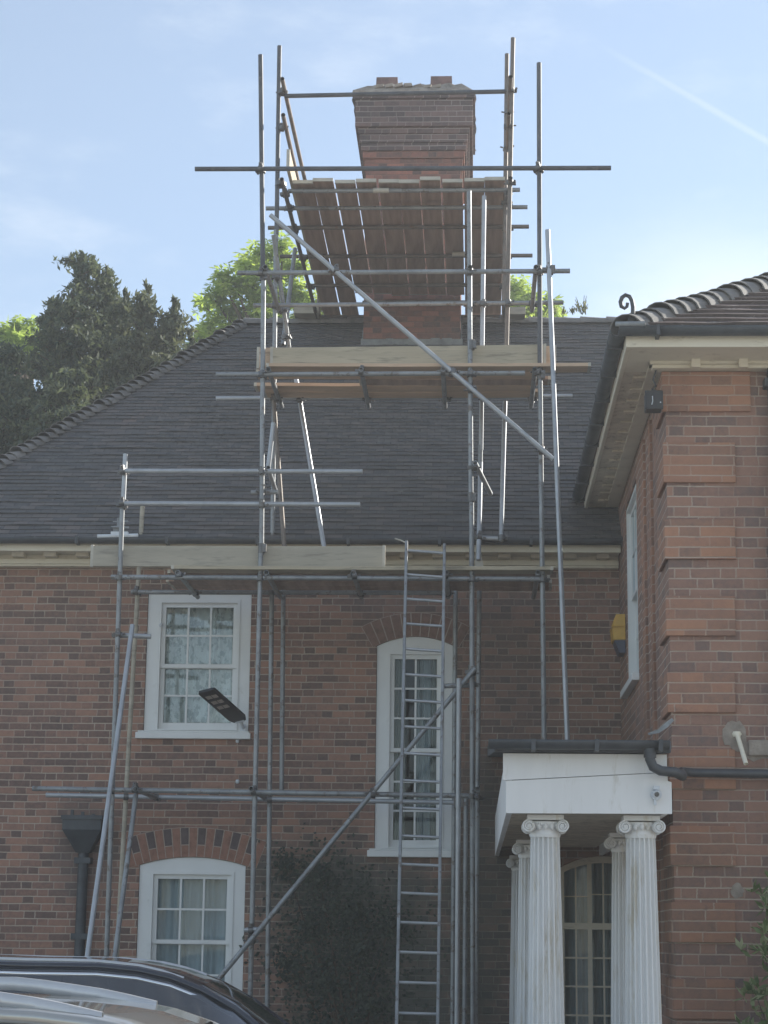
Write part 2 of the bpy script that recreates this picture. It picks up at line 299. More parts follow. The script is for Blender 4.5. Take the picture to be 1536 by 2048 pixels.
# ------------------------------------------------------------------ mesh helpers
ORG = {}
class MB:
    def __init__(s, T=None): s.v, s.f, s.mi, s.sm, s.T = [], [], [], [], T
    def add(s, vs_, fs, mi=0, smooth=False):
        o = len(s.v)
        s.v += [Vector(s.T(Vector(q))) if s.T else Vector(q) for q in vs_]
        for f in fs: s.f.append([i + o for i in f]); s.mi.append(mi); s.sm.append(smooth)
    def box(s, x0, x1, y0, y1, z0, z1, mi=0):
        s.add([(x, y, z) for z in (z0, z1) for y in (y0, y1) for x in (x0, x1)],
              [(0, 2, 3, 1), (4, 5, 7, 6), (0, 1, 5, 4), (2, 6, 7, 3), (0, 4, 6, 2), (1, 3, 7, 5)], mi)
    def obox(s, c, ax, ay, az, mi=0):          # centre and three half-axis vectors
        c, ax, ay, az = map(Vector, (c, ax, ay, az))
        s.add([c + ax * i + ay * j + az * k for k in (-1, 1) for j in (-1, 1) for i in (-1, 1)],
              [(0, 2, 3, 1), (4, 5, 7, 6), (0, 1, 5, 4), (2, 6, 7, 3), (0, 4, 6, 2), (1, 3, 7, 5)], mi)
    def tube(s, a, b, r, n=12, mi=0, r2=None, hollow=False):
        a, b = Vector(a), Vector(b); d = (b - a).normalized(); r2 = r if r2 is None else r2
        t = Vector((0, 0, 1)) if abs(d.z) < .9 else Vector((0, 1, 0)); u = d.cross(t).normalized(); v = d.cross(u)
        ring = lambda c, rr: [c + (u * math.cos(6.28318 * i / n) + v * math.sin(6.28318 * i / n)) * rr for i in range(n)]
        s.add(ring(a, r) + ring(b, r2), [(i, i + n, (i + 1) % n + n, (i + 1) % n) for i in range(n)], mi, True)
        if hollow:
            ri = .85
            for c, rr, dd in ((a, r, d), (b, r2, -d)):
                q = ring(c, rr) + ring(c, rr * ri) + ring(c + dd * .12, rr * ri)
                s.add(q, [(i, (i + 1) % n, (i + 1) % n + n, i + n) for i in range(n)] + [(i + n, (i + 1) % n + n, (i + 1) % n + 2 * n, i + 2 * n) for i in range(n)] + [tuple(range(2 * n, 3 * n))], mi, False)
        else:
            s.add(ring(a, r), [tuple(range(n))], mi); s.add(ring(b, r2), [tuple(reversed(range(n)))], mi)
    def pipe(s, pts, r, n=12, mi=0):
        pts = [Vector(p) for p in pts]; rings = []; d0 = None
        for i, p in enumerate(pts):
            d = ((pts[min(i + 1, len(pts) - 1)] - p).normalized() + (p - pts[max(i - 1, 0)]).normalized()).normalized()
            if d0 is None:
                t = Vector((0, 0, 1)) if abs(d.z) < .9 else Vector((0, 1, 0)); u = d.cross(t).normalized()
            else: u = (u - d * u.dot(d)).normalized()
            d0 = d; v = d.cross(u)
            rr = r[i] if isinstance(r, (list, tuple)) else r
            rings.append([p + (u * math.cos(6.28318 * j / n) + v * math.sin(6.28318 * j / n)) * rr for j in range(n)])
        vs_ = [q for g in rings for q in g]
        fs = [(i * n + j, (i + 1) * n + j, (i + 1) * n + (j + 1) % n, i * n + (j + 1) % n) for i in range(len(pts) - 1) for j in range(n)]
        s.add(vs_, fs, mi, True); s.add(rings[0], [tuple(range(n))], mi); s.add(rings[-1], [tuple(reversed(range(n)))], mi)
    def lathe(s, c, prof, n=32, mi=0, flute=0., nf=20):
        c = Vector(c); m = n; vs_ = []
        for (r, z) in prof:
            for i in range(m):
                a = 6.283185 * i / m; rr = r
                if flute and isinstance(flute, float):
                    ph = (i * nf / m) % 1.0; rr = r - flute * math.sin(math.pi * ph) ** .7 if 0.12 < ph < .88 else r
                vs_.append(c + Vector((rr * math.cos(a), rr * math.sin(a), z)))
        k = len(prof)
        s.add(vs_, [(i * m + j, i * m + (j + 1) % m, (i + 1) * m + (j + 1) % m, (i + 1) * m + j) for i in range(k - 1) for j in range(m)], mi, not flute)
        s.add(vs_[:m], [tuple(reversed(range(m)))], mi); s.add(vs_[-m:], [tuple(range(m))], mi)
    def plate(s, outer, holes, y0, y1, mi=0, sides=True):   # outline in x,z with holes, thickness y0..y1
        loops = [outer] + list(holes)
        tri = tessellate_polygon([[Vector((a, b, 0)) for a, b in lp] for lp in loops])
        flat = [q for lp in loops for q in lp]
        s.add([(a, y0, b) for a, b in flat], [tuple(t) for t in tri], mi)
        if y1 is not None:
            s.add([(a, y1, b) for a, b in flat], [tuple(reversed(t)) for t in tri], mi)
            for lp in loops:
                n = len(lp); s.add([(a, y0, b) for a, b in lp] + [(a, y1, b) for a, b in lp], [(i, (i + 1) % n, (i + 1) % n + n, i + n) for i in range(n)], mi)
    def build(s, name, mats, parent=None, origin=None, bevel=0.):
        if not isinstance(mats, (list, tuple)): mats = [mats]
        o = ORG[parent] if parent is not None else (Vector(origin) if origin is not None else Vector())
        me = bpy.data.meshes.new(name); me.from_pydata([q - o for q in s.v], [], s.f)
        for m in mats: me.materials.append(m)
        me.polygons.foreach_set('material_index', s.mi); me.polygons.foreach_set('use_smooth', s.sm)
        me.update()
        bm = bmesh.new(); bm.from_mesh(me); bmesh.ops.delete(bm, geom=[v for v in bm.verts if not v.link_faces], context='VERTS'); bmesh.ops.recalc_face_normals(bm, faces=bm.faces) if len(s.f) < 40000 else None; bm.to_mesh(me); bm.free()
        ob = bpy.data.objects.new(name, me); C.objects.link(ob)
        if parent is not None: ob.parent = parent
        else: ob.location = o
        ORG[ob] = o
        if bevel:
            b = ob.modifiers.new('bevel', 'BEVEL'); b.width = bevel; b.segments = 2; b.limit_method = 'ANGLE'
        return ob
def tag(o, label=None, cat=None, group=None, kind=None):
    if label: o['label'] = label
    if cat: o['category'] = cat
    if group: o['group'] = group
    if kind: o['kind'] = kind
    return o
def thing(name, loc, label, cat, group=None):
    o = bpy.data.objects.new(name, None); C.objects.link(o); o.location = loc; o.empty_display_size = .2
    ORG[o] = Vector(loc); return tag(o, label, cat, group)
def arch_loop(x0, x1, z0, zs, zc, n=14):
    pts = [(x0, z0), (x1, z0), (x1, zs)]
    if zc > zs + 1e-4:
        w2 = (x1 - x0) / 2; hh = zc - zs; R = (w2 * w2 + hh * hh) / (2 * hh); cx = (x0 + x1) / 2; a = math.asin(w2 / R)
        for i in range(1, n):
            t = a - 2 * a * i / n; pts.append((cx + R * math.sin(t), zc - R + R * math.cos(t)))
    pts.append((x0, zs)); return pts

# ------------------------------------------------------------------ ground
g = MB(); g.add([(-400, -200, 0), (400, -200, 0), (400, 700, 0), (-400, 700, 0)], [(0, 1, 2, 3)])
tag(g.build('ground', MT['ground']), kind='structure')

# ------------------------------------------------------------------ main house
eaveY, eaveZ = 20.22, pz(1077, 20.22, 768)
ridgeY = 25.1; ridgeZ = pz(645, ridgeY, 768)
wallTop = pz(1126, wallY, 768)
XW = wx(1240, 1300, wallY)                    # the wing's side wall
XL = P(-250, 1092, 20.22).x + .25
house = thing('brick_house', (-3, wallY, 0), 'dark brown brick house range with a tiled hipped roof, behind the scaffolding', 'house')

def rect(px0, px1, py0, py1, Y):
    pm = (px0 + px1) / 2; ym = (py0 + py1) / 2
    return wx(px0, ym, Y), wx(px1, ym, Y), pz(py1, Y, pm), pz(py0, Y, pm)
W1 = rect(291, 500, 1188, 1468, wallY)
W2 = rect(272, 487, 1714, 2100, wallY)
W3 = rect(751, 909, 1273, 1704, wallY)
W4 = rect(1118, 1300, 1712, 2165, wallY)
loops = {'W1': arch_loop(W1[0], W1[1], W1[2], W1[3], W1[3]), 'W2': arch_loop(W2[0], W2[1], W2[2], W2[3] - .085, W2[3]),
         'W3': arch_loop(W3[0], W3[1], W3[2], W3[3] - .10, W3[3]), 'W4': arch_loop(W4[0], W4[1], W4[2], W4[3] - .13, W4[3])}
m = MB(); m.plate([(XL, 0), (XW + .35, 0), (XW + .35, wallTop), (XL, wallTop)], list(loops.values()), wallY, wallY + .22)
m.box(XL, XL + .22, wallY + .22, 29.6, 0, wallTop + .1); m.box(XL + .22, 9.0, 29.38, 29.6, 0, wallTop + .1)
m.T = lambda v: Vector((v.y, v.x, v.z)); m.plate([(wallY, 0), (29.6, 0), (29.6, wallTop + .1), (25.1, ridgeZ - .1), (wallY, wallTop)], [], 8.2, 8.4); m.T = None
m.build('wall', MT['brick'], house)

def xf_front(v): return v
def sash_window(root, R, loop, cols, rows, Y, curtain, T=None, fw=.15, arched=0., glass='glass', sill=True, meet=None, mat='white', bar=.02):
    """frame (part) with sashes, panes, sill and curtain as sub-parts; in x,z at depth Y"""
    x0, x1, z0, z1 = R; e = .004
    top = z1 - arched - fw * .62; bot = z0 + .05
    fr = MB(T); lo = [((x - (x0 + x1) / 2) * (1 - 2 * e / (x1 - x0)) + (x0 + x1) / 2, z0 + (z - z0) * (1 - e / (z1 - z0)) + e / 2) for x, z in loop]
    gx0, gx1 = x0 + fw, x1 - fw
    fr.plate(lo, [[(gx0, bot), (gx1, bot), (gx1, top), (gx0, top)]], Y + .018, Y + .12)
    # staff bead round the opening
    fr.plate([(gx0 - .03, bot - .01), (gx1 + .03, bot - .01), (gx1 + .03, top + .03), (gx0 - .03, top + .03)], [[(gx0, bot + .002), (gx1, bot + .002), (gx1, top), (gx0, top)]], Y + .006, Y + .0175)
    f = fr.build('window', MT[mat], root)
    nr = rows; H = top - bot; mid = bot + H * (meet if meet else .5)
    r_low = int(round(nr * (meet if meet else .5)))
    for (a, b, yy, n) in ((mid - .02, top, Y + .045, nr - r_low), (bot, mid + .02, Y + .08, r_low)):
        s = MB(T); st = .045; br = .075 if a == bot else .04
        ix0, ix1, iz0, iz1 = gx0 + st, gx1 - st, a + br, b - .045
        s.plate([(gx0, a), (gx1, a), (gx1, b), (gx0, b)], [[(ix0, iz0), (ix1, iz0), (ix1, iz1), (ix0, iz1)]], yy, yy + .035)
        for i in range(1, cols):
            xc = ix0 + (ix1 - ix0) * i / cols; s.box(xc - bar / 2, xc + bar / 2, yy + .003, yy + .03, iz0, iz1)
        for j in range(1, n):
            zc = iz0 + (iz1 - iz0) * j / n; s.box(ix0, ix1, yy + .005, yy + .028, zc - bar / 2, zc + bar / 2)
        s.build('sash', MT[mat], f)
        p = MB(T)
        for i in range(cols):
            for j in range(n):
                a0 = ix0 + (ix1 - ix0) * i / cols + bar * .4; a1 = ix0 + (ix1 - ix0) * (i + 1) / cols - bar * .4
                c0 = iz0 + (iz1 - iz0) * j / n + bar * .4; c1 = iz0 + (iz1 - iz0) * (j + 1) / n - bar * .4
                t1, t2 = rnd.uniform(-.003, .003), rnd.uniform(-.003, .003)
                p.add([(a0, yy + .015 + t1, c0), (a1, yy + .015 - t1, c0), (a1, yy + .015 - t1 + t2, c1), (a0, yy + .015 + t1 + t2, c1)], [(0, 1, 2, 3)])
        p.build('pane', MT[glass], f)
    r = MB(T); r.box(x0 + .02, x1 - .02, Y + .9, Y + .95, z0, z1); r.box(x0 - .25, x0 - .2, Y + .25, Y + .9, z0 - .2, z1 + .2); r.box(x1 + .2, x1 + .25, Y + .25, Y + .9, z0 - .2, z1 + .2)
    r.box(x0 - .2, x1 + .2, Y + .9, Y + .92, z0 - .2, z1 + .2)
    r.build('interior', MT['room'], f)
    for (c0, c1, t0, t1, cm) in curtain:
        c = MB(T); n = 46; a0, a1 = gx0 + (gx1 - gx0) * c0, gx0 + (gx1 - gx0) * c1; zz0, zz1 = bot + H * t0, bot + H * t1
        vs_ = []
        for i in range(n + 1):
            x = a0 + (a1 - a0) * i / n; yo = Y + .17 + .018 * math.sin(i * 1.35 + math.sin(i * .4) * 2)
            vs_ += [(x, yo, zz0), (x, yo, zz1)]
        c.add(vs_, [(2 * i, 2 * i + 2, 2 * i + 3, 2 * i + 1) for i in range(n)], 0, True)
        c.build('curtain', MT[cm], f)
    if sill:
        s = MB(T); s.box(x0 - .07, x1 + .03, Y - .07, Y + .015, z0 - .055, z0 + .012); s.box(x0 - .05, x1 + .01, Y - .05, Y + .0, z0 + .0125, z0 + .03)
        s.build('sill', MT[mat], f, bevel=.006)
    return f
tag(sash_window(house, W1, loops['W1'], 3, 4, wallY, [(0, 1, 0, .99, 'net')], glass='glass_pale'), 'square-headed white sash window of twelve pale panes')
tag(sash_window(house, W2, loops['W2'], 3, 5, wallY, [(0, 1, 0, 1, 'net_grey')], arched=.085, meet=.6), 'arched white sash window with grey panes behind the cars')
tag(sash_window(house, W3, loops['W3'], 2, 6, wallY, [(-.02, .30, 0, 1, 'drape'), (.8, 1.02, 0, 1, 'drape'), (.5, .8, .0, 1, 'net_grey')], arched=.10, fw=.145), 'tall narrow arched stair window')


# cream three-light arched window under the porch
def three_light():
    x0, x1, z0, z1 = W4; Y = wallY; lp = loops['W4']; e = .004; xm = (x0 + x1) / 2
    lo = [((x - xm) * .996 + xm, z0 + (z - z0) * .998 + .003) for x, z in lp]; w2 = (x1 - x0) / 2; hh = .13; Rr = (w2 * w2 + hh * hh) / (2 * hh); cz = z1 - Rr
    ztr = pz(1852, Y, 1180); jw, mw = .06, .045; lw = (x1 - x0 - 2 * jw - 2 * mw) / 3; holes = []; ws = []
    topz = lambda x: cz + math.sqrt(Rr * Rr - (x - xm) ** 2) - .07
    for i in range(3):
        a = x0 + jw + i * (lw + mw); b = a + lw
        holes.append([(a, z0 + .08), (b, z0 + .08), (b, ztr - .035), (a, ztr - .035)]); ws.append((a, b))
        n = 6; holes.append([(a, ztr + .03), (b, ztr + .03)] + [(b - (b - a) * k / n, topz(b - (b - a) * k / n)) for k in range(n + 1)])
    m = MB(); m.plate(lo, holes, Y + .03, Y + .11); f = m.build('window', MT['cream'], house); tag(f, 'cream arched three-light window under the porch')
    m = MB()
    for a, b in ws:
        c = (a + b) / 2; m.box(c - .009, c + .009, Y + .05, Y + .065, z0 + .08, ztr - .035); m.box(c - .009, c + .009, Y + .05, Y + .065, ztr + .03, topz(c) + .01)
        for t in (.2, .4, .6, .8): zz = z0 + .08 + (ztr - .115 - z0) * t; m.box(a, b, Y + .052, Y + .063, zz - .009, zz + .009)
        zz = (ztr + topz(c)) / 2; m.box(a, b, Y + .052, Y + .063, zz - .006, zz + .006)
    m.build('glazing_bars', MT['cream'], f)
    m = MB(); m.add([(x0 + .03, Y + .07, z0 + .03), (x1 - .03, Y + .07, z0 + .03), (x1 - .03, Y + .07, z1 - .15), (xm, Y + .07, z1 - .03), (x0 + .03, Y + .07, z1 - .15)], [(0, 1, 2, 3, 4)]); m.build('pane', MT['glass'], f)
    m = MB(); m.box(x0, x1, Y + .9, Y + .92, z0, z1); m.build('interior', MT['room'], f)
    m = MB(); n = 60; vs_ = []
    for i in range(n + 1): x = x0 + (x1 - x0) * i / n; yo = Y + .2 + .02 * math.sin(i * 1.5); vs_ += [(x, yo, z0), (x, yo, z1)]
    m.add(vs_, [(2 * i, 2 * i + 2, 2 * i + 3, 2 * i + 1) for i in range(n)], 0, True); m.build('curtain', MT['net_grey'], f)
three_light()
# brick arches over the windows
def arch_ring(R, zs, extra, nb, label, dark=True, h=.3, mat='arch'):
    x0, x1, z0, z1 = R; w2 = (x1 - x0) / 2; hh = z1 - zs; Rr = (w2 * w2 + hh * hh) / (2 * hh); cx = (x0 + x1) / 2; a = math.asin(min(1, w2 / Rr)) + extra
    base = MB(); dk = MB(); n = nb; czz = z1 - Rr
    pt = lambda t, r_: (cx + r_ * math.sin(t), czz + r_ * math.cos(t))
    for i in range(n):
        t0, t1 = -a + 2 * a * i / n, -a + 2 * a * (i + 1) / n; g_ = (t1 - t0) * .06
        half = dark and i % 2 == 1
        for (ra_, rb_, d) in (((0.004, .4 * h, 0), (.4 * h + .01, h, 1)) if half else ((0.004, h, 0),)):
            q = [pt(t0 + g_, Rr + ra_), pt(t1 - g_, Rr + ra_), pt(t1 - g_, Rr + rb_), pt(t0 + g_, Rr + rb_)]
            base.plate(q, [], wallY - .007 - (.001 if d else 0), wallY + .004, d)
    b = base.build('brick_arch', [MT[mat], MT['arch_dark']], house); tag(b, label)
    mo = MB(); mo.plate([pt(-a + 2 * a * i / 20, Rr + .002) for i in range(21)] + [pt(a - 2 * a * i / 20, Rr + h + .006) for i in range(21)], [], wallY - .004, wallY + .003)
    mo.build('arch_mortar', MT['mortar'], b)
arch_ring(W2, W2[3] - .085, .06, 17, 'red brick arch with dark headers over the lower left window')
arch_ring(W3, W3[3] - .10, .05, 11, 'red brick arch over the stair window', dark=False, h=.25, mat='arch_brown')

# roof as stepped tile courses
def tiled_slope(name, mat, parent, A, B, Ct, D, gauge=.1, lip=.012, seg=.5, wob=.006, seed=1):
    """quad A(bottom left) B(bottom right) C(top right) D(top left)"""
    r_ = random.Random(seed); A, B, Ct, D = map(Vector, (A, B, Ct, D))
    up = ((Ct - B) - (B - A).normalized() * (Ct - B).dot((B - A).normalized())); L = up.length; nrm_ = (B - A).cross(up).normalized()
    if nrm_.z < 0: nrm_ = -nrm_
    n = max(1, int(L / gauge)); mb = MB(); cs, ac = [], []
    for i in range(n):
        t0, t1 = i / n, (i + 1) / n + .02 / n
        l0, r0 = A.lerp(D, t0), B.lerp(Ct, t0); l1, r1 = A.lerp(D, t1), B.lerp(Ct, t1)
        k = max(1, int((r0 - l0).length / seg)); vs_ = []
        for j in range(k + 1):
            s_ = j / k; wv = r_.uniform(-wob, wob); q = l0.lerp(r0, s_); q2 = l1.lerp(r1, s_)
            dn = -up.normalized() * r_.uniform(0, .006)
            vs_ += [q + dn + nrm_ * (wv - .004), q + dn + nrm_ * (lip + wv), q2 + nrm_ * (wv * .5)]
        fs = []
        o = len(mb.v); mb.add(vs_, [(j * 3, j * 3 + 3, j * 3 + 4, j * 3 + 1) for j in range(k)], 1); mb.v = mb.v[:o]; mb.add(vs_, [(j * 3 + 1, j * 3 + 4, j * 3 + 5, j * 3 + 2) for j in range(k)]); cs += [float(i)] * len(vs_)
        ac += [(v_ - A).dot((B - A).normalized()) for v_ in vs_]
    ob = mb.build(name, [MT[mat], MT['lip' if mat == 'roof' else 'lip_wing']], parent)
    for nm, dat in (('course', cs), ('across', ac)):
        at = ob.data.attributes.new(nm, 'FLOAT', 'POINT'); at.data.foreach_set('value', dat)
    return ob
hipB = P(-250, 1092, eaveY); hipB = Vector((hipB.x, eaveY, eaveZ)); hipT = Vector((wx(492, 645, ridgeY), ridgeY, ridgeZ))
backY = 2 * ridgeY - eaveY
XR = 8.6
roof = tiled_slope('roof', 'roof', house, hipB, (XR, eaveY, eaveZ), (XR, ridgeY, ridgeZ), hipT, gauge=.092, seg=.33, wob=.009)
tiled_slope('roof_hip_end', 'roof', roof, (hipB.x, backY, eaveZ), hipB, hipT, (hipT.x, ridgeY + .01, ridgeZ), gauge=.2, seed=2)
m = MB(); m.add([(hipB.x, backY, eaveZ), (XR, backY, eaveZ), (XR, ridgeY, ridgeZ), hipT], [(0, 1, 2, 3)])
m.build('roof_back', MT['roof'], roof)
# hip and ridge tiles
def tile_run(A, B, n, r, name, mat, parent, lift=.02, tilt=.03, seed=3, half=True, jit=.01):
    A, B = Vector(A), Vector(B); d = (B - A); L = d.length / n; d.normalize(); s_ = d.cross(Vector((0, 0, 1))).normalized(); u = s_.cross(d)
    r_ = random.Random(seed); mb = MB()
    for i in range(n):
        c0 = A + d * (L * i - .02) + u * (lift + tilt + r_.uniform(-jit, jit)) + s_ * r_.uniform(-jit, jit); c1 = A + d * (L * (i + 1) + .03) + u * (lift - .004); k = 8
        r0, r1 = r * 1.12, r * .92; vs_ = []
        for c, rr in ((c0, r0), (c1, r1), (c1, r1 - .014), (c0, r0 - .016)):
            for j in range(k + 1):
                a_ = math.pi * (j / k) ; vs_.append(c + s_ * math.cos(a_) * rr + u * (math.sin(a_) * rr * .8 - rr * .35))
        q = k + 1; fs = []
        for j in range(k):
            fs += [(j, j + 1, q + j + 1, q + j), (j, 3 * q + j, 3 * q + j + 1, j + 1), (q + j, q + j + 1, 2 * q + j + 1, 2 * q + j), (3 * q + j, 2 * q + j, 2 * q + j + 1, 3 * q + j + 1)]
        mb.add(vs_, fs, 0, False)
    return mb.build(name, MT[mat], parent)
tile_run(hipB, hipT, 60, .10, 'hip_tiles', 'hip', roof, lift=-.005, tilt=.05, jit=.02)
tile_run(hipT, (XR, ridgeY, ridgeZ), 34, .12, 'ridge_tiles', 'hip', roof, lift=0., tilt=.008, jit=.004)

# eaves: gutter, cornice
m = MB()
g0, g1 = hipB.x - .05, XW - .01; gz = eaveZ - .045; gy = eaveY - .055; rr = .06; k = 10
vs_ = []
for x in (g0, g1):
    for j in range(k + 1):
        a = math.pi * j / k; vs_.append((x, gy - math.cos(a) * rr, gz + .03 - math.sin(a) * rr))
    for j in range(k + 1):
        a = math.pi * (1 - j / k); vs_.append((x, gy - math.cos(a) * (rr - .008), gz + .03 - math.sin(a) * (rr - .008)))
q = 2 * (k + 1); m.add(vs_, [(j, (j + 1) % q, (j + 1) % q + q, j + q) for j in range(q)], 0, True)
for i in range(14): m.box(g0 + .3 + i * .95, g0 + .33 + i * .95, gy - rr - .004, gy + rr + .01, gz - .035, gz + .045)
m.build('gutter', MT['iron'], house)
zc0, zc1 = pz(1132, wallY - .14, 768), pz(1092, eaveY + .03, 768)
m = MB(); cx0 = hipB.x + .1; cx1 = XW - .012
m.box(cx0, cx1, eaveY + .03, eaveY + .07, zc1 - .062, zc1 + .02)            # fascia board
m.box(cx0, cx1, eaveY + .071, wallY - .001, zc1 - .035, zc1 - .01)             # soffit
m.box(cx0, cx1, wallY - .10, wallY - .003, zc0 + .065, zc1 - .0355)
m.box(cx0, cx1, wallY - .145, wallY - .0031, zc0 + .012, zc0 + .0645)
m.box(cx0, cx1, wallY - .125, wallY - .0032, zc0 - .01, zc0 + .0115)
co = m.build('cornice', MT['cream'], house, bevel=.004)
x = wx(-30, 1110, wallY)
while x < cx1 - .2:
    m = MB(); m.box(x, x + .13, eaveY + .24, wallY - .101, zc1 - .075, zc1 - .036); x += .345
    m.build('modillion', MT['cream'], co)

# chimney
chF, chB = 24.5, 26.1
cxl, cxr = wx(727, 640, chF), wx(921, 640, chF)
chimney = MB(); zb = pz(700, chF) - .9; levels = [(zb, pz(335, chF), .0)]; prevz = levels[0][1]
ys = [335, 318, 302, 286, 268, 255]; ww = [.02, .045, .07, .09, .11]
for i in range(5): levels.append((prevz, pz(ys[i + 1], chF - ww[i]), ww[i])); prevz = levels[-1][1]
levels.append((prevz, pz(198, chF - .155), .155)); levels.append((levels[-1][1], pz(187, chF - .185), .185))
ztop = levels[-1][1]
for (a, b_, w_) in levels:
    red = w_ < .06
    chimney.box(cxl - w_ * .9, cxr + w_, chF - w_, chB + w_, a + .0005, b_, 1 if red else 0)
ch = chimney.build('chimney', [MT['chim'], MT['chim_red']], house, bevel=.008); tag(ch, 'tall dark brick chimney with a stepped head')
m = MB(); w_ = .19; r_ = random.Random(5); n = 18; vs_ = []
for (ins, dz) in ((0, 0), (.02, .05), (.20, .21), (.40, .28)):
    for i in range(n * 4):
        s_, t = divmod(i, n); t /= n
        x0, x1, y0, y1 = cxl - w_ + ins, cxr + w_ - ins, chF - w_ + ins, chB + w_ - ins
        q = ((x0 + (x1 - x0) * t, y0), (x1, y0 + (y1 - y0) * t), (x1 - (x1 - x0) * t, y1), (x0, y1 - (y1 - y0) * t))[s_]
        vs_.append((q[0] + r_.uniform(-.012, .012), q[1] + r_.uniform(-.012, .012), ztop + .001 + dz + (r_.uniform(-.02, .02) if dz else 0)))
q = 4 * n; m.add(vs_, [(l * q + i, l * q + (i + 1) % q, (l + 1) * q + (i + 1) % q, (l + 1) * q + i) for l in range(3) for i in range(q)] + [tuple(range(3 * q, 4 * q))])
for i in range(7): m.obox((wx(760 + i * 19, 178, chF), chF - .09 + r_.uniform(0, .08), ztop + .12 + r_.uniform(0, .04)), (.05, r_.uniform(-.02, .02), .01), (0, .06, 0), (r_.uniform(-.01, .01), 0, .022))
m.build('flaunching', MT['cement'], ch)
for (pa, pb, pt_) in ((754, 796, 155), (862, 904, 153)):
    m = MB(); Yp = 24.95; x0, x1 = wx(pa, 165, Yp), wx(pb, 165, Yp); zt = pz(pt_, Yp - .13, (pa + pb) / 2); c = ((x0 + x1) / 2, Yp, ztop)
    h = zt - ztop; hw = (x1 - x0) / 2
    cx_, hb_ = c[0], hw * 1.12
    lo_ = [(cx_ - hb_, Yp - hb_, ztop), (cx_ + hb_, Yp - hb_, ztop), (cx_ + hb_, Yp + hb_, ztop), (cx_ - hb_, Yp + hb_, ztop)]; hi_ = [(cx_ - hw, Yp - hw, zt), (cx_ + hw, Yp - hw, zt), (cx_ + hw, Yp + hw, zt), (cx_ - hw, Yp + hw, zt)]
    hn_ = [(cx_ + (q_[0] - cx_) * .75, Yp + (q_[1] - Yp) * .75, zt) for q_ in hi_]; dn_ = [(q_[0], q_[1], zt - .1) for q_ in hn_]
    m.add(lo_ + hi_ + hn_ + dn_, [(a0 + 4 * l_, (a0 + 1) % 4 + 4 * l_, (a0 + 1) % 4 + 4 * l_ + 4, a0 + 4 * l_ + 4) for l_ in range(3) for a0 in range(4)] + [(12, 13, 14, 15)])
    m.build('chimney_pot', MT['terra'], ch)
m = MB()   # lead flashing, stepped at the front apron
zf = pz(690, chF, 820); 
m.box(cxl - .03, cxr + .03, chF - .03, chF - .012, zf - .02, zf + .07)
x = cxl
while x < cxr - .1: m.box(x + .004, x + rnd.uniform(.1, .14), chF - .04, chF - .031, zf - .08, zf + rnd.uniform(.05, .085)); x += .145
for (xa, xb) in ((cxl - .022, cxl - .004), (cxr + .004, cxr + .022)):
    for i in range(6): m.box(xa, xb, chF + .1 * i, chF + .1 * (i + 1), zf - .1 + .084 * i, zf + .09 + .084 * i)
m.build('flashing', MT['lead'], ch)

# hopper head and downpipe on the left
m = MB(); hp = P(168, 1640, wallY - .13); s = 1 / 189.
hx = hp.x; zt, zb_ = pz(1634, wallY - .13, 168), pz(1666, wallY - .13, 168)
m.box(hx - .20, hx + .20, wallY - .25, wallY - .012, zb_ + .03, zt); m.box(hx - .215, hx + .215, wallY - .265, wallY - .010, zt - .03, zt + .012)
m.add([(hx - .2, wallY - .25, zb_ + .03), (hx + .2, wallY - .25, zb_ + .03), (hx + .2, wallY - .015, zb_ + .03), (hx - .2, wallY - .015, zb_ + .03),
       (hx - .07, wallY - .14, zb_ - .2), (hx + .07, wallY - .14, zb_ - .2), (hx + .07, wallY - .015, zb_ - .2), (hx - .07, wallY - .015, zb_ - .2)],
      [(0, 1, 5, 4), (1, 2, 6, 5), (2, 3, 7, 6), (3, 0, 4, 7), (4, 5, 6, 7)])
for i in range(3): m.box(hx - .13 + i * .11, hx - .10 + i * .11, wallY - .2, wallY - .17, zt, zt + .07 - .02 * i)
rain = m.build('hopper_head', MT['iron'], house)
m = MB(); m.tube((hx, wallY - .075, zb_ - .18), (hx, wallY - .075, 0.05), .055, 14)
for z_ in (zb_ - .28, 1.55, .6): m.box(hx - .085, hx + .085, wallY - .135, wallY - .004, z_ - .03, z_ + .03)
m.build('downpipe', MT['iron'], house)
m = MB()
for (pa, pb, pc, pd) in ((475, 1482, 6, 5), (475, 1563, 5, 5), (548, 1180, 4, 4), (322, 1250, 4, 4)):
    c = P(pa, pb, wallY - .01); m.lathe(c - Vector((0, 0, .02)), [(.012, 0), (.02, .01), (.02, .03), (.01, .04)], 8)
m.build('wall_plug', MT['whitep'], house)

# ------------------------------------------------------------------ wing
wF = 15.4
wing = thing('brick_wing', (XW + 3, wF, 0), 'red brick wing with projecting quoins, cream eaves and low tiled roof at the right', 'house')
XE = 9.0
wTop = pz(740, wF, 1330); eL = wx(1252, 676, 14.85); eF = 14.85; wz = pz(694, eF, 1330); wz1 = pz(676, eF, 1330)
SY = [(18.25, 19.75)]; sz1 = PX(1276, 955, XW).z; 
T_side = lambda v: Vector((XW + (v.y - 0.0), 20.7 - v.x, v.z))       # local x runs towards the camera, local y into the wing
sw0, sw1 = 20.7 - 19.75, 20.7 - 18.35
szt = PX(1274, 950, XW).z; szb = PX(1276, 1352, XW).z
sl = arch_loop(sw0, sw1, szb, szt, szt)
m = MB(T_side); m.plate([(-.3, 0), (20.7 - wF - .0, 0), (20.7 - wF, wTop), (-.3, wTop)], [sl], 0, .22); 
m.T = None
m.plate([(XW + .2205, 0), (XE, 0), (XE, wTop), (XW + .2205, wTop)], [], wF, wF + .22)
m.box(XE - .22, XE, wF + .22, 29, 0, wTop)
m.build('wall', MT['wing_brick'], wing)
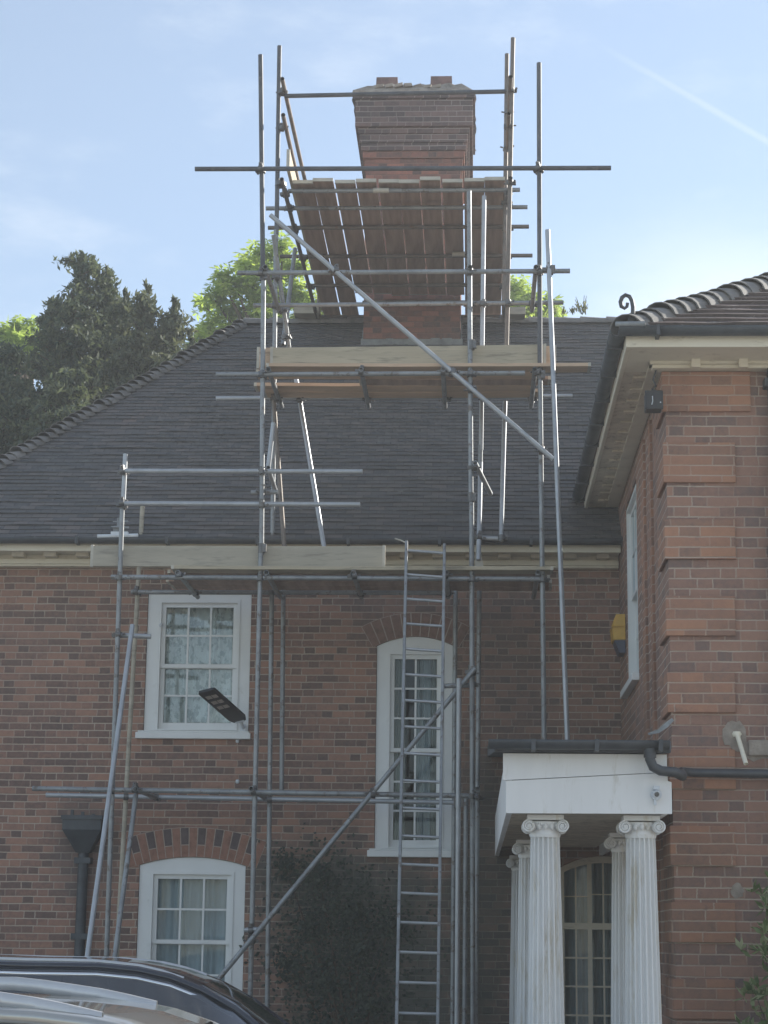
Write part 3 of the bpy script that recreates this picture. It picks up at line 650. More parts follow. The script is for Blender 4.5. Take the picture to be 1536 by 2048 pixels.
f = sash_window(wing, (sw0, sw1, szb, szt), sl, 3, 4, 0, [(0, 1, 0, 1, 'net_grey')], T=T_side, fw=.12)
tag(f, 'white sash window in the side wall of the wing')
# quoins with returns, flat pilaster beside them
qs = [(742, 822)] 
for k_ in range(8): b_ = 964 + k_ * 153.5; qs.append((b_ - 80, b_))
for (ya, yb) in qs:
    za, zb2 = pz(ya, wF - .04, 1400), pz(min(yb, 2190), wF - .04, 1400); 
    xr = wx(1470, (ya + yb) / 2, wF) if ya > 800 else wx(1500, 780, wF)
    m = MB(); m.box(XW - .030, xr, wF - .030, wF - .002, max(zb2, 0.02), za); m.box(XW - .030, XW - .002, wF - .0015, wF + .55, max(zb2, .02), za)
    m.build('quoin', MT['quoin'], wing, bevel=.006)
m = MB(); m.box(XW - .022, XW - .001, 17.3, 17.62, 0.02, wTop - .1); m.box(XW - .022, XW - .001, 16.6, 16.78, .02, wTop - .1)
m.build('pilaster', MT['quoin'], wing)
# eaves box
soff = wz + .0
m = MB()
m.box(eL, XE, eF, eF + .035, wz, wz1 + .03)                   # front fascia
m.box(eL, eL + .035, eF + .0355, 21.3, wz, wz1 + .03)          # side fascia
m.box(eL + .036, XE, eF + .036, wF + .2, wz + .012, wz + .03)
f1 = m.build('fascia', MT['cream'], wing, bevel=.004)
m = MB(); m.box(eL + .036, XW + .2, wF + .2005, 21.3, wz + .012, wz + .03); m.box(XW - .09, XW - .003, wF - .085, 20.69, wTop + .02, wz + .0115)
m.build('side_soffit', MT['cream_old'], f1)
m = MB(); zq = pz(738, wF - .08, 1400); zr = pz(722, wF - .08, 1400)
m.box(XW - .0025, XE, wF - .09, wF - .003, zr, wz + .0115); m.box(XW - .13, XE, wF - .13, wF - .0032, zq + .03, zr - .0005); m.box(XW - .11, XE, wF - .11, wF - .0031, zq, zq + .0295)
m.box(XW - .13, XW - .0032, wF - .1, 20.69, zq + .03, zr - .0005)
m.build('cornice', MT['cream'], f1, bevel=.004)
x = wx(1393, 700, eF)
while x < wx(1620, 700, eF):
    m = MB(); m.box(x, x + .07, eF + .36, wF - .091, wz - .055, wz + .0115); x += .375; m.build('modillion', MT['cream'], f1)
y = 15.7
while y < 20.6:
    m = MB(); m.box(eL + .12, XW - .0905, y, y + .10, wz - .008, wz + .0115); y += .36; m.build('modillion', MT['cream_old'], f1, bevel=.006)
# wing gutters
def gutter(A, B, r, name, parent, brk=.9, out=None):
    A, B = Vector(A), Vector(B); d = (B - A); L = d.length; d.normalize(); s_ = Vector(out); mb = MB(); k = 10; vs_ = []
    for c in (A, B):
        for j in range(k + 1): a = math.pi * j / k; vs_.append(c + s_ * math.cos(a) * r - Vector((0, 0, 1)) * math.sin(a) * r)
        for j in range(k + 1): a = math.pi * (1 - j / k); vs_.append(c + s_ * math.cos(a) * (r - .008) - Vector((0, 0, 1)) * math.sin(a) * (r - .008))
    q = 2 * (k + 1); mb.add(vs_, [(j, (j + 1) % q, (j + 1) % q + q, j + q) for j in range(q)] + [tuple(range(q)), tuple(range(q, 2 * q))], 0, True)
    t = .3
    while t < L - .05:
        c = A + d * t; mb.obox(c - Vector((0, 0, r * .55)), d * .014, s_ * (r + .006), (0, 0, r * .62)); t += brk
    return mb.build(name, MT['iron'], parent)
gzz = pz(655, eF - .07, 1400)
gutter((eL - .06, eF - .068, gzz), (XE, eF - .068, gzz), .066, 'gutter', wing, out=(0, -1, 0))
gutter((eL - .066, eF - .03, gzz), (eL - .066, 21.0, gzz), .062, 'gutter', wing, out=(-1, 0, 0), brk=.8)
m = MB(); m.tube((eL - .09, eF - .12, gzz + .012), (eL + .14, eF - .13, gzz + .012), .022, 8); m.build('gutter_strap', MT['lead'], wing)
# wing roof
pw = .60; wr = 2.9; zr0 = wz1 + .09
cA = Vector((eL - .03, eF - .03, zr0)); hipTop = Vector((eL + wr + 3, eF + wr + 3, zr0 + pw * (wr + 3)))
rf = tiled_slope('roof', 'roof_wing', wing, cA, (XE + 3, eF - .03, zr0), (XE + 3, hipTop.y, hipTop.z), hipTop, gauge=.15, lip=.026, seg=.22, wob=.005, seed=5)
tiled_slope('roof_side', 'roof', rf, (cA.x, 27, zr0), cA, hipTop, (hipTop.x, 27, hipTop.z), gauge=.105, lip=.02, seed=6)
tile_run(cA + Vector((.03, .03, .0)), hipTop, 58, .15, 'hip_tiles', 'hip', rf, lift=.005, tilt=.03, jit=.012, seed=8)
# scrolled hip iron at the corner
m = MB(); c0 = P(1262, 640, eF - .02); r_ = 1 / 262.; pts = []
scr = [(1265, 640), (1266, 628), (1266, 614), (1264, 602), (1259, 593), (1251, 590), (1244, 595), (1241, 604), (1243, 613), (1249, 617), (1254, 613), (1255, 606)]
for i, (a, b_) in enumerate(scr): pts.append(P(a, b_, eF - .03))
m.pipe(pts, [.017 if i < 9 else .013 for i in range(len(pts))], 8); m.obox(P(1264, 645, eF - .03), (.03, 0, 0), (0, .02, 0), (0, 0, .04))
m.build('hip_iron', MT['iron'], rf)
# downpipe at right edge and stub on the wall
m = MB(); dp = wx(1558, 1200, wF - .09)
m.tube((dp, wF - .085, wz + .0), (dp, wF - .085, .05), .042, 14)
for yy in (772, 1100, 1390, 1560, 1850): m.box(dp - .065, dp + .065, wF - .13, wF - .003, pz(yy + 8, wF, 1536), pz(yy - 8, wF, 1536))
m.build('downpipe', MT['iron'], wing)
m = MB(); a = P(1474, 1468, wF - .02); b_ = P(1492, 1528, wF - .16); m.tube(a, b_, .018, 10, hollow=True); m.lathe(a - Vector((0, -.02, .02)), [(.03, 0), (.04, .02), (.03, .04)], 10)
m.build('overflow_pipe', MT['cream'], wing)
m = MB(); c = P(1515, 1496, wF - .03); m.box(c.x - .07, c.x + .09, wF - .05, wF - .003, c.z - .06, c.z + .06); m.build('junction_cover', MT['cement'], wing, bevel=.01)
# mortar patch
m = MB(); 
def blob(mb, px, py, rx, ry, Y, n=18, seed=1):
    q = random.Random(seed); c = P(px, py, Y); mb.plate([(c.x + rx * math.cos(6.283 * i / n) * q.uniform(.75, 1.15), c.z + ry * math.sin(6.283 * i / n) * q.uniform(.75, 1.15)) for i in range(n)], [], Y, Y + .01)
for (a_, b_, c_, d_, e_) in ((1470, 1470, .10, .12, 3), (1512, 1500, .13, .09, 4), (1475, 1782, .05, .06, 6), (1415, 1515, .02, .05, 8)):
    m = MB(); blob(m, a_, b_, c_, d_, wF - .008 - .001 * (e_ == 4), seed=e_); m.build('mortar_patch', MT['cement'], wing)
m = MB(); pts = [P(a, b, wF - .055) for a, b in ((1296, 1466), (1318, 1458), (1332, 1444), (1344, 1436), (1348, 1441), (1336, 1454), (1318, 1466), (1297, 1470))]
m.plate([(q.x, q.z) for q in pts], [], wF - .058, wF - .05); m.build('lead_strip', MT['lead'], wing)

# ------------------------------------------------------------------ porch
pF = 13.4
px0, px1 = wx(1012, 1570, pF), wx(1341, 1570, pF)
porch = thing('porch', ((px0 + px1) / 2, pF, 0), 'white columned porch with a plain boarded fascia and dark flat roof', 'porch')
zb0, zb1, zb2 = pz(1628, pF, 1170), pz(1553, pF, 1170), pz(1508, pF, 1170)
m = MB()
m.plate([(px0, zb0), (px1 + .005, pz(1628, pF, 1340)), (px1 + .005, pz(1565, pF, 1340)), (px1 - .02, pz(1562, pF, 1340)), (px1 - .02, pz(1546, pF, 1340)), (px0, zb1 - .035)], [], pF - .022, pF + .022)
m.plate([(px0 - .02, zb1 - .030), (px1 - .022, pz(1546, pF, 1340) + .005), (px1 - .022, zb2), (px0 - .02, zb2)], [], pF - .010, pF + .021)
m.box(px0 + .0, px0 + .04, pF + .0221, wallY - .003, zb0, zb2)
m.box(px1 - .06, px1 - .022, pF + .0221, 20.2, zb0, zb2)
ent = m.build('fascia', MT['portw'], porch, bevel=.003)
m = MB(); m.box(px0 + .041, px1 - .061, pF + .023, wallY - .004, zb0 + .10, zb0 + .12); m.build('soffit', MT['cream_old'], ent)
m = MB()
m.add([(px0 - .08, pF - .09, zb2 + .002), (px1 - .0, pF - .09, zb2 + .002), (XW - .003, wallY - .004, zb2 + .62), (px0 - .08, wallY - .004, zb2 + .62),
       (px0 - .08, pF - .09, zb2 + .085), (px1 - .0, pF - .09, zb2 + .085), (XW - .003, wallY - .004, zb2 + .74), (px0 - .08, wallY - .004, zb2 + .74)],
      [(0, 1, 5, 4), (1, 2, 6, 5), (2, 3, 7, 6), (3, 0, 4, 7), (4, 5, 6, 7), (0, 3, 2, 1)])
m.build('roof', MT['felt'], porch, bevel=.01)
gp = zb2 + .075
gut = gutter((px0 - .12, pF - .155, gp), (px1 - .02, pF - .155, gp), .062, 'gutter', porch, out=(0, -1, 0), brk=.42)
m = MB(); ox = wx(1300, 1515, pF - .155)
e_ = P(1345, 1545, wF - .1)
m.pipe([(ox, pF - .155, gp - .04), (ox, pF - .155, gp - .12), (ox + .02, pF - .15, gp - .17), (ox + .07, pF - .14, gp - .195), (px1 + .02, pF - .1, gp - .20), (px1 + .10, pF + .2, gp - .2), (XW + .05, wF - .2, e_.z + .0), (XW + .15, wF - .1, e_.z), (XE, wF - .1, e_.z - .05)], .034, 12)
m.tube((ox, pF - .155, gp - .05), (ox, pF - .155, gp - .11), .042, 12)
m.build('drain_pipe', MT['iron'], gut)
# columns
def column(cx, cy, ztop_, r0=.135, half=False):
    H = ztop_; capH = .13
    prof = []
    for i in range(13):
        t = i / 12; prof.append((r0 * (1 - .27 * t ** 1.25), .18 + (H - capH - .18) * t))
    mb = MB(); mb.lathe((cx, cy, 0), prof, 180, flute=.03, nf=18); col = mb.build('column', MT['column'], porch)
    mb = MB(); mb.lathe((cx, cy, 0), [(r0 * 1.35, .06), (r0 * 1.38, .085), (r0 * 1.3, .11), (r0 * 1.12, .125), (r0 * 1.2, .15), (r0 * 1.1, .18), (r0 * .9, .182)], 32); mb.box(cx - r0 * 1.4, cx + r0 * 1.4, cy - r0 * 1.4, cy + r0 * 1.4, 0.001, .06)
    mb.build('base', MT['column'], col)
    mb = MB(); rt = r0 * .74; zc = H - capH
    mb.lathe((cx, cy, 0), [(rt, zc - .02), (rt * 1.08, zc), (rt * 1.02, zc + .012), (rt * 1.0, zc + .03), (rt * 1.22, zc + .075), (rt * 1.2, zc + .085)], 28)
    aw = rt * 1.22; mb.box(cx - aw, cx + aw, cy - aw, cy + aw, H - .035, H - .001)
    rv = .042; zv = H - .036 - rv
    for sx in (-1, 1):
        for sy in (-1, 1):
            vx, vy = cx + sx * (aw - rv * .2), cy + sy * (aw + .003)
            # volute: a drum with a raised spiral
            mb.tube((vx, vy - sy * .04, zv), (vx, vy, zv), rv, 18)
            sp = []
            for i in range(34):
                t = i / 33; rr_ = rv * (1 - .82 * t); an = math.pi / 2 - sx * t * 4.4 * math.pi
                sp.append((vx + rr_ * math.cos(an), vy + sy * .006, zv + rr_ * math.sin(an)))
            mb.pipe(sp, .0075, 6); mb.tube((vx, vy, zv), (vx, vy + sy * .014, zv), .011, 8)
        mb.tube((cx + sx * (aw - rv * .2), cy - aw + .03, zv), (cx + sx * (aw - rv * .2), cy + aw - .03, zv), rv * .82, 14)
    mb.tube((cx - aw * .8, cy, zv + rv * .7), (cx + aw * .8, cy, zv + rv * .7), .022, 10)
    for i in range(7):
        a_ = math.pi * (1.15 + .7 * i / 6); mb.lathe((cx + rt * 1.18 * math.cos(a_), cy + rt * 1.18 * math.sin(a_), zc + .03), [(.005, 0), (.016, .015), (.017, .03), (.006, .045)], 8)
    mb.build('capital', MT['cream_old' if False else 'column'], col)
    return col
cf = pF + .22
colz = zb0 + .0
cxL, cxR = wx(1090, 1660, cf), wx(1281, 1660, cf)
column(cxL, cf, colz); column(cxR, cf, colz)
column(cxL, cf + 3.55, colz); column(cxL, wallY - .2, colz)
column(wx(1247, 1700, 15.9), 15.9, colz, r0=.125)

# ------------------------------------------------------------------ small fittings
cc = thing('security_camera', P(1312, 1590, pF - .03), 'small white round camera fixed on the porch fascia', 'camera'); o = ORG[cc]
m = MB(); m.tube(o + Vector((0, .006, 0)), o + Vector((0, -.03, 0)), .036, 18); m.tube(o + Vector((0, -.03, .01)), o + Vector((0, -.062, .0)), .026, 16, r2=.024); m.obox(o + Vector((.0, -.03, .045)), (.02, 0, 0), (0, .02, 0), (0, 0, .012)); m.obox(o + Vector((-.008, -.02, -.05)), (.008, 0, 0), (0, .01, 0), (0, 0, .018)); m.build('housing', MT['whitep'], cc)
m = MB(); m.tube(o + Vector((0, -.060, 0)), o + Vector((0, -.068, 0)), .016, 14); m.build('lens', MT['lens'], cc)

al = thing('alarm_box', (XW, 20.05, PX(1250, 1260, XW).z), 'yellow burglar alarm box with a dark blue base on the side wall of the wing', 'alarm'); o = ORG[al]
ty = lambda yy: PX(1250, yy, XW).z
m = MB(); X0 = XW - .006
prof = [(ty(1308) + .12, .11), (ty(1258), .125), (ty(1236), .10), (ty(1230), .085)]
zz = [ty(1283), ty(1256), ty(1240), ty(1231)]; ds = [.12, .13, .11, .09]
for i in range(3):
    m.add([(X0, 19.85, zz[i]), (X0 - ds[i], 19.87, zz[i]), (X0 - ds[i], 20.2, zz[i]), (X0, 20.22, zz[i]), (X0, 19.85, zz[i + 1]), (X0 - ds[i + 1], 19.87, zz[i + 1]), (X0 - ds[i + 1], 20.2, zz[i + 1]), (X0, 20.22, zz[i + 1])],
          [(0, 1, 5, 4), (1, 2, 6, 5), (2, 3, 7, 6), (0, 3, 2, 1), (4, 5, 6, 7)])
m.box(X0 - .135, X0, 19.84, 20.225, zz[1] - .006, zz[1] + .004)
m.build('cover', MT['yellow'], al)
m = MB(); z0_, z1_ = ty(1309), ty(1284)
m.add([(X0, 19.87, z0_), (X0 - .06, 19.89, z0_), (X0 - .06, 20.18, z0_), (X0, 20.2, z0_), (X0, 19.86, z1_), (X0 - .105, 19.88, z1_), (X0 - .105, 20.19, z1_), (X0, 20.21, z1_)],
      [(0, 1, 5, 4), (1, 2, 6, 5), (2, 3, 7, 6), (0, 3, 2, 1), (4, 5, 6, 7)]); m.build('base', MT['blue'], al)

fl = thing('floodlight', P(1306, 803, wF - .1), 'black floodlight box with cable at the top corner of the wing', 'floodlight'); o = ORG[fl]
x0, x1, z0_, z1_ = wx(1290, 803, wF - .12), wx(1323, 803, wF - .12), pz(822, wF - .12, 1306), pz(787, wF - .12, 1306)
m = MB(); m.box(x0, x1, wF - .18, wF - .0455, z0_, z1_); m.box(x0 - .006, x1 + .006, wF - .2, wF - .181, z0_ - .005, z1_ + .005); m.box((x0 + x1) / 2 - .02, (x0 + x1) / 2 + .02, wF - .1, wF - .044, z1_ - .02, z1_ + .03)
m.build('housing', MT['black'], fl, bevel=.006)
m = MB(); c_ = (x0 + x1) / 2
m.pipe([(c_ + .01, wF - .08, z1_), (c_ - .0, wF - .07, z1_ + .05), (c_ + .03, wF - .06, z1_ + .08), (c_ + .01, wF - .06, z1_ + .13), (c_ + .03, wF - .055, z1_ + .2), (c_ + .03, wF - .06, pz(745, wF, 1310))], .009, 8)
m.tube((c_ + .01, wF - .08, z1_ + .0), (c_ + .01, wF - .08, z1_ + .04), .02, 8)
m.build('cable', MT['black'], fl)
m = MB(); m.pipe([(c_ - .02, wF - .205, z0_ + .03), (c_ - .012, wF - .207, z0_ + .06), (c_ - .014, wF - .206, z0_ + .1)], .004, 6); m.tube((c_ + .05, wF - .2005, z0_ + .05), (c_ + .05, wF - .204, z0_ + .05), .006, 8); m.build('reflector_clip', MT['whitep'], fl)

# solar street lamp on the wall by the upper window
sb = P(486, 1458, wallY - .02)
sla = thing('solar_lamp', sb, 'black solar wall lamp with LED panels sticking out beside the upper left window', 'lamp'); o = ORG[sla]
A = P(480, 1441, wallY - .16); B = P(412, 1381, wallY - .85)
d = (B - A); L = d.length; dn = d.normalized(); wv = (P(432, 1380, wallY - .8) - P(397, 1383, wallY - .8)).normalized(); wv = (wv - dn * wv.dot(dn)).normalized(); nv = dn.cross(wv).normalized()
if nv.z > 0: nv = -nv
m = MB(); cm = (A + B) / 2
hw = .095
corners = [A - wv * hw * .72, A + wv * hw * .72, A + dn * .07 + wv * hw, B - dn * .02 + wv * hw, B + wv * hw * .85, B - wv * hw * .85, B - dn * .02 - wv * hw, A + dn * .07 - wv * hw]
n = len(corners)
m.add([c - nv * .015 for c in corners] + [c + nv * .012 for c in corners], [tuple(range(n)), tuple(range(n, 2 * n))] + [(i, (i + 1) % n, (i + 1) % n + n, i + n) for i in range(n)])
m.build('head', MT['black'], sla)
m = MB()
for i in range(3):
    c = A + dn * (L * (.50 + .165 * i)) + nv * .0145
    for sgn in (-1, 1): m.obox(c + wv * sgn * .033, dn * .032, wv * .028, nv * .0022)
m.build('led_panel', MT['led'], sla)
m = MB(); m.tube(A - dn * .02, A - dn * .02 + (sb - A) * .85, .016, 10); m.obox(sb, (.03, 0, 0), (0, .012, 0), (0, 0, .05)); m.tube(A + wv * .05, A - wv * .05, .02, 10); m.build('bracket', MT['whitep'], sla)

# white fitting on the roof edge
rt_ = thing('roof_fitting', P(236, 1072, 20.15), 'white plastic strip fitting on a bracket at the roof edge above the gutter', 'fitting'); o = ORG[rt_]
m = MB(); a, b_ = P(195, 1073, 20.12), P(276, 1071, 20.12); m.tube(a, b_, .022, 10); m.obox((a + b_) / 2 + Vector((.02, 0, .02)), (.09, 0, 0), (0, .03, 0), (0, 0, .022)); m.build('strip', MT['whitep'], rt_)
m = MB(); c = P(236, 1058, 20.15); m.obox(c, (.045, 0, 0), (0, .03, 0), (0, 0, .03)); m.tube(c, c + Vector((0, 0, .12)), .014, 8); m.tube(P(226, 1044, 20.15), P(256, 1043, 20.15), .01, 8); m.tube(P(222, 1054, 20.1), P(258, 1055, 20.1), .012, 8)
m.tube(c - Vector((0, 0, .05)), (c.x, eaveY, eaveZ - .03), .014, 8); m.build('bracket', MT['lead'], rt_)

# ------------------------------------------------------------------ scaffolding
DF, DR = 19.1, 20.3
TR = .0245
scaf = thing('scaffolding', (-1.5, 19.7, 0), 'tall grey tube scaffold tower rising past the roof to the chimney', 'scaffold')
tubes = []
def tb(name, a, b, mat='steel', r=TR):
    a, b = Vector(a), Vector(b); mb = MB(); mb.tube(a, b, r, 12, hollow=True); ob = mb.build(name, MT[mat], scaf); tubes.append((name, a, b)); return ob
def tp(name, a, b, Y, mat='steel', Y2=None): return tb(name, P(a[0], a[1], Y), P(b[0], b[1], Y2 if Y2 else Y), mat)
def ground_tube(name, a, b, Y, mat='steel'):   # carry the line on down to the ground
    p, q = P(a[0], a[1], Y), P(b[0], b[1], Y); d = q - p; t = (0.02 - p.z) / d.z; q2 = p + d * t
    r = tb(name, p, q2, mat); mb = MB(); mb.box(q2.x - .075, q2.x + .075, q2.y - .075, q2.y + .075, .001, .012); mb.build('base_plate', MT['clamp'], scaf); return r
# standards, front row
tp('standard', (521, 110), (526, 560), DF, 'steel_backlit'); tp('standard', (527, 545), (523, 1110), DF + .0); ground_tube('standard', (522, 1085), (499, 2048), DF)
tp('standard', (938, 382), (942, 1000), DF); ground_tube('standard', (943, 990), (946, 2048), DF, 'steel')
tp('standard', (1078, 126), (1080, 760), DF, 'steel_backlit'); p, q = P(1080, 740, DF), P(1088, 1460, DF)
PROOF = lambda Y: pz(1508, 13.4, 1170) + .085 + (Y - 13.31) / (wallY - 13.31) * .655
p2_ = p + (q - p) * ((PROOF(DF) + .02 - p.z) / (q.z - p.z)); tb('standard', p, p2_); mb = MB(); mb.box(p2_.x - .15, p2_.x + .15, DF - .12, DF + .12, p2_.z - .05, p2_.z - .004); mb.build('base_plate', MT['board'], scaf)
tp('standard', (251, 908), (246, 1015), DF, 'steel_new'); ground_tube('standard', (245, 1003), (213, 1910), DF)
# standards, back row
tp('standard', (559, 92), (553, 470), DR, 'steel_backlit'); ground_tube('standard', (552, 460), (534, 2040), DR)
tp('standard', (968, 392), (962, 900), DR, 'steel_new'); ground_tube('standard', (961, 890), (951, 2048), DR)
tp('standard', (1026, 76), (1013, 700), DR, 'steel_old')
ground_tube('standard', (285, 1013), (234, 1905), DR, 'board_grey')
ground_tube('standard', (911, 1165), (905, 2048), wallY - .25); 
tp('standard', (567, 1150), (563, 1590), wallY - .25)
ground_tube('standard', (932, 1590), (929, 2048), wallY - .35)
ground_tube('standard', (918, 1357), (914, 2048), DF - .35, 'steel_new')
tp('standard', (1010, 803), (1002, 1082), DR, 'steel_new', Y2=20.0); tp('standard', (961, 925), (957, 1120), DR - .1, 'steel_new', Y2=19.95)
tp('standard', (1014, 108), (1008, 610), 20.9, 'steel_old')
# lower ties, foot of the right-hand post
tp('transom', (950, 1075), (1008, 1078), 20.04, 'steel_new')
# ledgers across the face
LF = DF - .05
tp('ledger', (390, 338), (1222, 336), LF, 'steel_backlit'); tp('ledger', (475, 546), (1140, 542), LF); tp('ledger', (432, 749), (1050, 746), LF, 'steel')
tp('ledger', (222, 1154), (1087, 1158), LF); tp('ledger', (65, 1577), (955, 1592), LF)
LB = DR - .05
tp('ledger', (507, 611), (1127, 605), LB); tp('ledger', (432, 797), (1145, 792), LB, 'steel_new'); tp('ledger', (92, 1590), (910, 1605), LB, 'steel_new')
tp('ledger', (262, 1184), (905, 1186), LB)
tp('guard_rail', (248, 942), (725, 943), LF, 'steel_new'); tp('guard_rail', (244, 1007), (720, 1009), LF, 'steel_new')
# transoms front to back at the lifts
def transom(px, py, Ya=DF - .12, Yb=DR + .12, lift=.05, mat='steel'):
    p = P(px, py, Ya); return tb('transom', (p.x, Ya, p.z + lift), (p.x, Yb, p.z + lift), mat)
for px in (355, 532, 706, 892, 1076): transom(px, 1155)
for px in (536, 722, 886, 1070): transom(px, 748)
for px in (270, 502, 955): transom(px, 1584, lift=.03)
for px in (530, 940, 1072): transom(px, 543)
tp('transom', (232, 1270), (302, 1273), DF + .06, 'steel_new')
tp('transom', (502, 985), (556, 984), DF + .1); tp('transom', (493, 1860), (513, 1859), DF - .06, 'steel_new')
tp('transom', (887, 1372), (952, 1370), DF + .1)
# braces and rakers
tp('brace', (541, 430), (1106, 918), DF - .11, 'steel_new'); 
p, q = P(950, 1337, DF - .11), P(415, 1985, DF - .11); d = q - p; tb('brace', p, p + d * ((.05 - p.z) / d.z), 'steel')
tp('brace', (950, 926), (981, 988), DF - .1, 'steel_new', Y2=DF + .5)
tp('brace', (536, 935), (552, 985), DF + .0, 'steel_new', Y2=DF + .6)
p, q = P(1095, 460, DF - .1), P(1134, 1462, DF - .45); d = q - p; tb('raker', p, p + d * ((PROOF(DF - .45) + .03 - p.z) / d.z), 'steel_new')
p, q = P(265, 1250, DF - .06), P(175, 1910, DF - 1.0); d = q - p; tb('raker', p, p + d * ((.03 - p.z) / d.z), 'steel_new')
p, q = P(272, 1588, DF + .1), P(230, 1910, DF - .3); d = q - p; tb('raker', p, p + d * ((.03 - p.z) / d.z), 'steel')
tp('raker', (547, 470), (578, 696), DR - .2, 'steel', Y2=DR + .3); tp('raker', (590, 498), (566, 690), 21.4, 'steel', Y2=20.5)
tp('raker', (589, 738), (649, 1100), DR + .1, 'steel_new', Y2=19.95)
tp('raker', (540, 700), (569, 1100), DR - .15, 'steel_old', Y2=19.9); tp('raker', (547, 846), (536, 940), DF + .4, 'steel_new')
# top lift: cross tubes under the deck, side beams, guard rails
YD = 20.62
zd = pz(372, YD, 800) ; zt_ = zd - .045
def cross(px_a, px_b, Y, z=zt_, mat='steel', name='transom'):
    ya = 400
    for _ in range(12):      # find the pixel row of height z at this depth
        ya += (pz(ya, Y) - z) / (pz(ya, Y) - pz(ya + 1, Y))
    return tb(name, (wx(px_a, ya, Y), Y, z), (wx(px_b, ya, Y), Y, z), mat)
cross(576, 1040, YD + .02, mat='steel'); cross(532, 1055, YD + .42, z=zt_ - .05); cross(536, 1058, 21.8, mat='steel_old'); cross(560, 1065, 22.8, mat='steel_old')
cross(612, 1010, 23.9, mat='steel_old'); cross(725, 935, 24.35, z=zt_ - .08); cross(600, 1045, 25.2, mat='steel_old')
xl_, xr_ = -2.11, .37
for xx in (xl_, xr_):
    tb('side_beam', (xx, 20.15, zt_ - .055), (xx, 25.6, zt_ - .055), 'steel_old')
    tb('guard_rail', (xx, 19.95, zd + .98), (xx, 25.5, zd + .98), 'steel_old'); tb('guard_rail', (xx + (.02 if xx < 0 else -.02), 19.95, zd + .56), (xx, 25.5, zd + .56), 'steel_old')
    tb('standard', (xx, 25.3, ridgeZ - .3), (xx, 25.3, zd + 1.2), 'steel_old')
q = P(570, 192, 20.25); q2 = P(1012, 183, 20.25); tb('guard_rail', q, q2, 'steel_backlit')
scaf_parts = list(tubes)

# couplers where tubes cross
cm_ = MB()
for ax, off in (((0, 0, 1), -.027), ((1, 0, 0), .027)):
    a = Vector((0, off, 0)); v_ = Vector(ax) * .024; cm_.tube(a - v_, a + v_, .036, 12)
cm_.obox((.045, 0, .0), (.02, 0, 0), (0, .022, 0), (0, 0, .018)); cm_.obox((0, .03, .045), (.018, 0, 0), (0, .02, 0), (0, 0, .016))
cm_.tube((.05, -.07, .0), (.05, .02, .0), .008, 8); cm_.tube((.05, -.072, 0), (.05, -.058, 0), .014, 6); cm_.tube((.0, -.01, .05), (-.0, .07, .05), .008, 8); cm_.tube((-.04, .02, .0), (-.07, .02, 0), .009, 8)
cp0 = cm_.build('coupler', MT['clamp'], None); cp0.parent = scaf; used = False; ncp = 0
def closest(a, b, c, d):
    u, v, w0 = b - a, d - c, a - c; A_, B_, C_, D_, E_ = u.dot(u), u.dot(v), v.dot(v), u.dot(w0), v.dot(w0); den = A_ * C_ - B_ * B_
    if den < 1e-6 * A_ * C_: return None
    s_ = (B_ * E_ - C_ * D_) / den; t = (A_ * E_ - B_ * D_) / den
    if not (-.01 <= s_ <= 1.01 and -.01 <= t <= 1.01): return None
    return a + u * s_, c + v * t
places = []
for i in range(len(tubes)):
    for j in range(i + 1, len(tubes)):
        r = closest(tubes[i][1], tubes[i][2], tubes[j][1], tubes[j][2])
        if r and (r[0] - r[1]).length < .135:
            mdp = (r[0] + r[1]) / 2
            if all((mdp - p_).length > .09 for p_ in places): places.append(mdp)
for mdp in places[:95]:
    c = cp0 if not used else cp0.copy()
    if used: C.objects.link(c); c.parent = scaf
    used = True; c.location = mdp - ORG[scaf]; c.rotation_euler = (rnd.uniform(-.15, .15), rnd.uniform(-.2, .2), rnd.choice((0, 3.14159)) + rnd.uniform(-.35, .35))
# sleeves couplers at tube joints
for (px, py, Y) in ((526, 552, DF), (523, 1097, DF), (942, 995, DF), (1080, 750, DF), (246, 1009, DF), (943, 690, DF), (943, 1340, DF + .05), (1100, 540, DF - .1), (915, 1605, DF - .1)):
    c = P(px, py, Y); m = MB(); m.tube(c - Vector((0, 0, .05)), c + Vector((0, 0, .05)), .033, 10); m.obox(c + Vector((.03, -.02, 0)), (.02, 0, 0), (0, .02, 0), (0, 0, .04)); m.build('sleeve', MT['clamp'], scaf)
m = MB(); c = P(762, 381, YD - .02); m.tube(c - Vector((.085, 0, .0)), c + Vector((.085, 0, 0)), .030, 12); m.build('marker_sleeve', MT['band'], scaf)
m = MB(); c = P(917, 508, 22.72); m.tube(c - Vector((.075, 0, .0)), c + Vector((.075, 0, 0)), .030, 12); m.build('marker_sleeve', MT['band'], scaf)

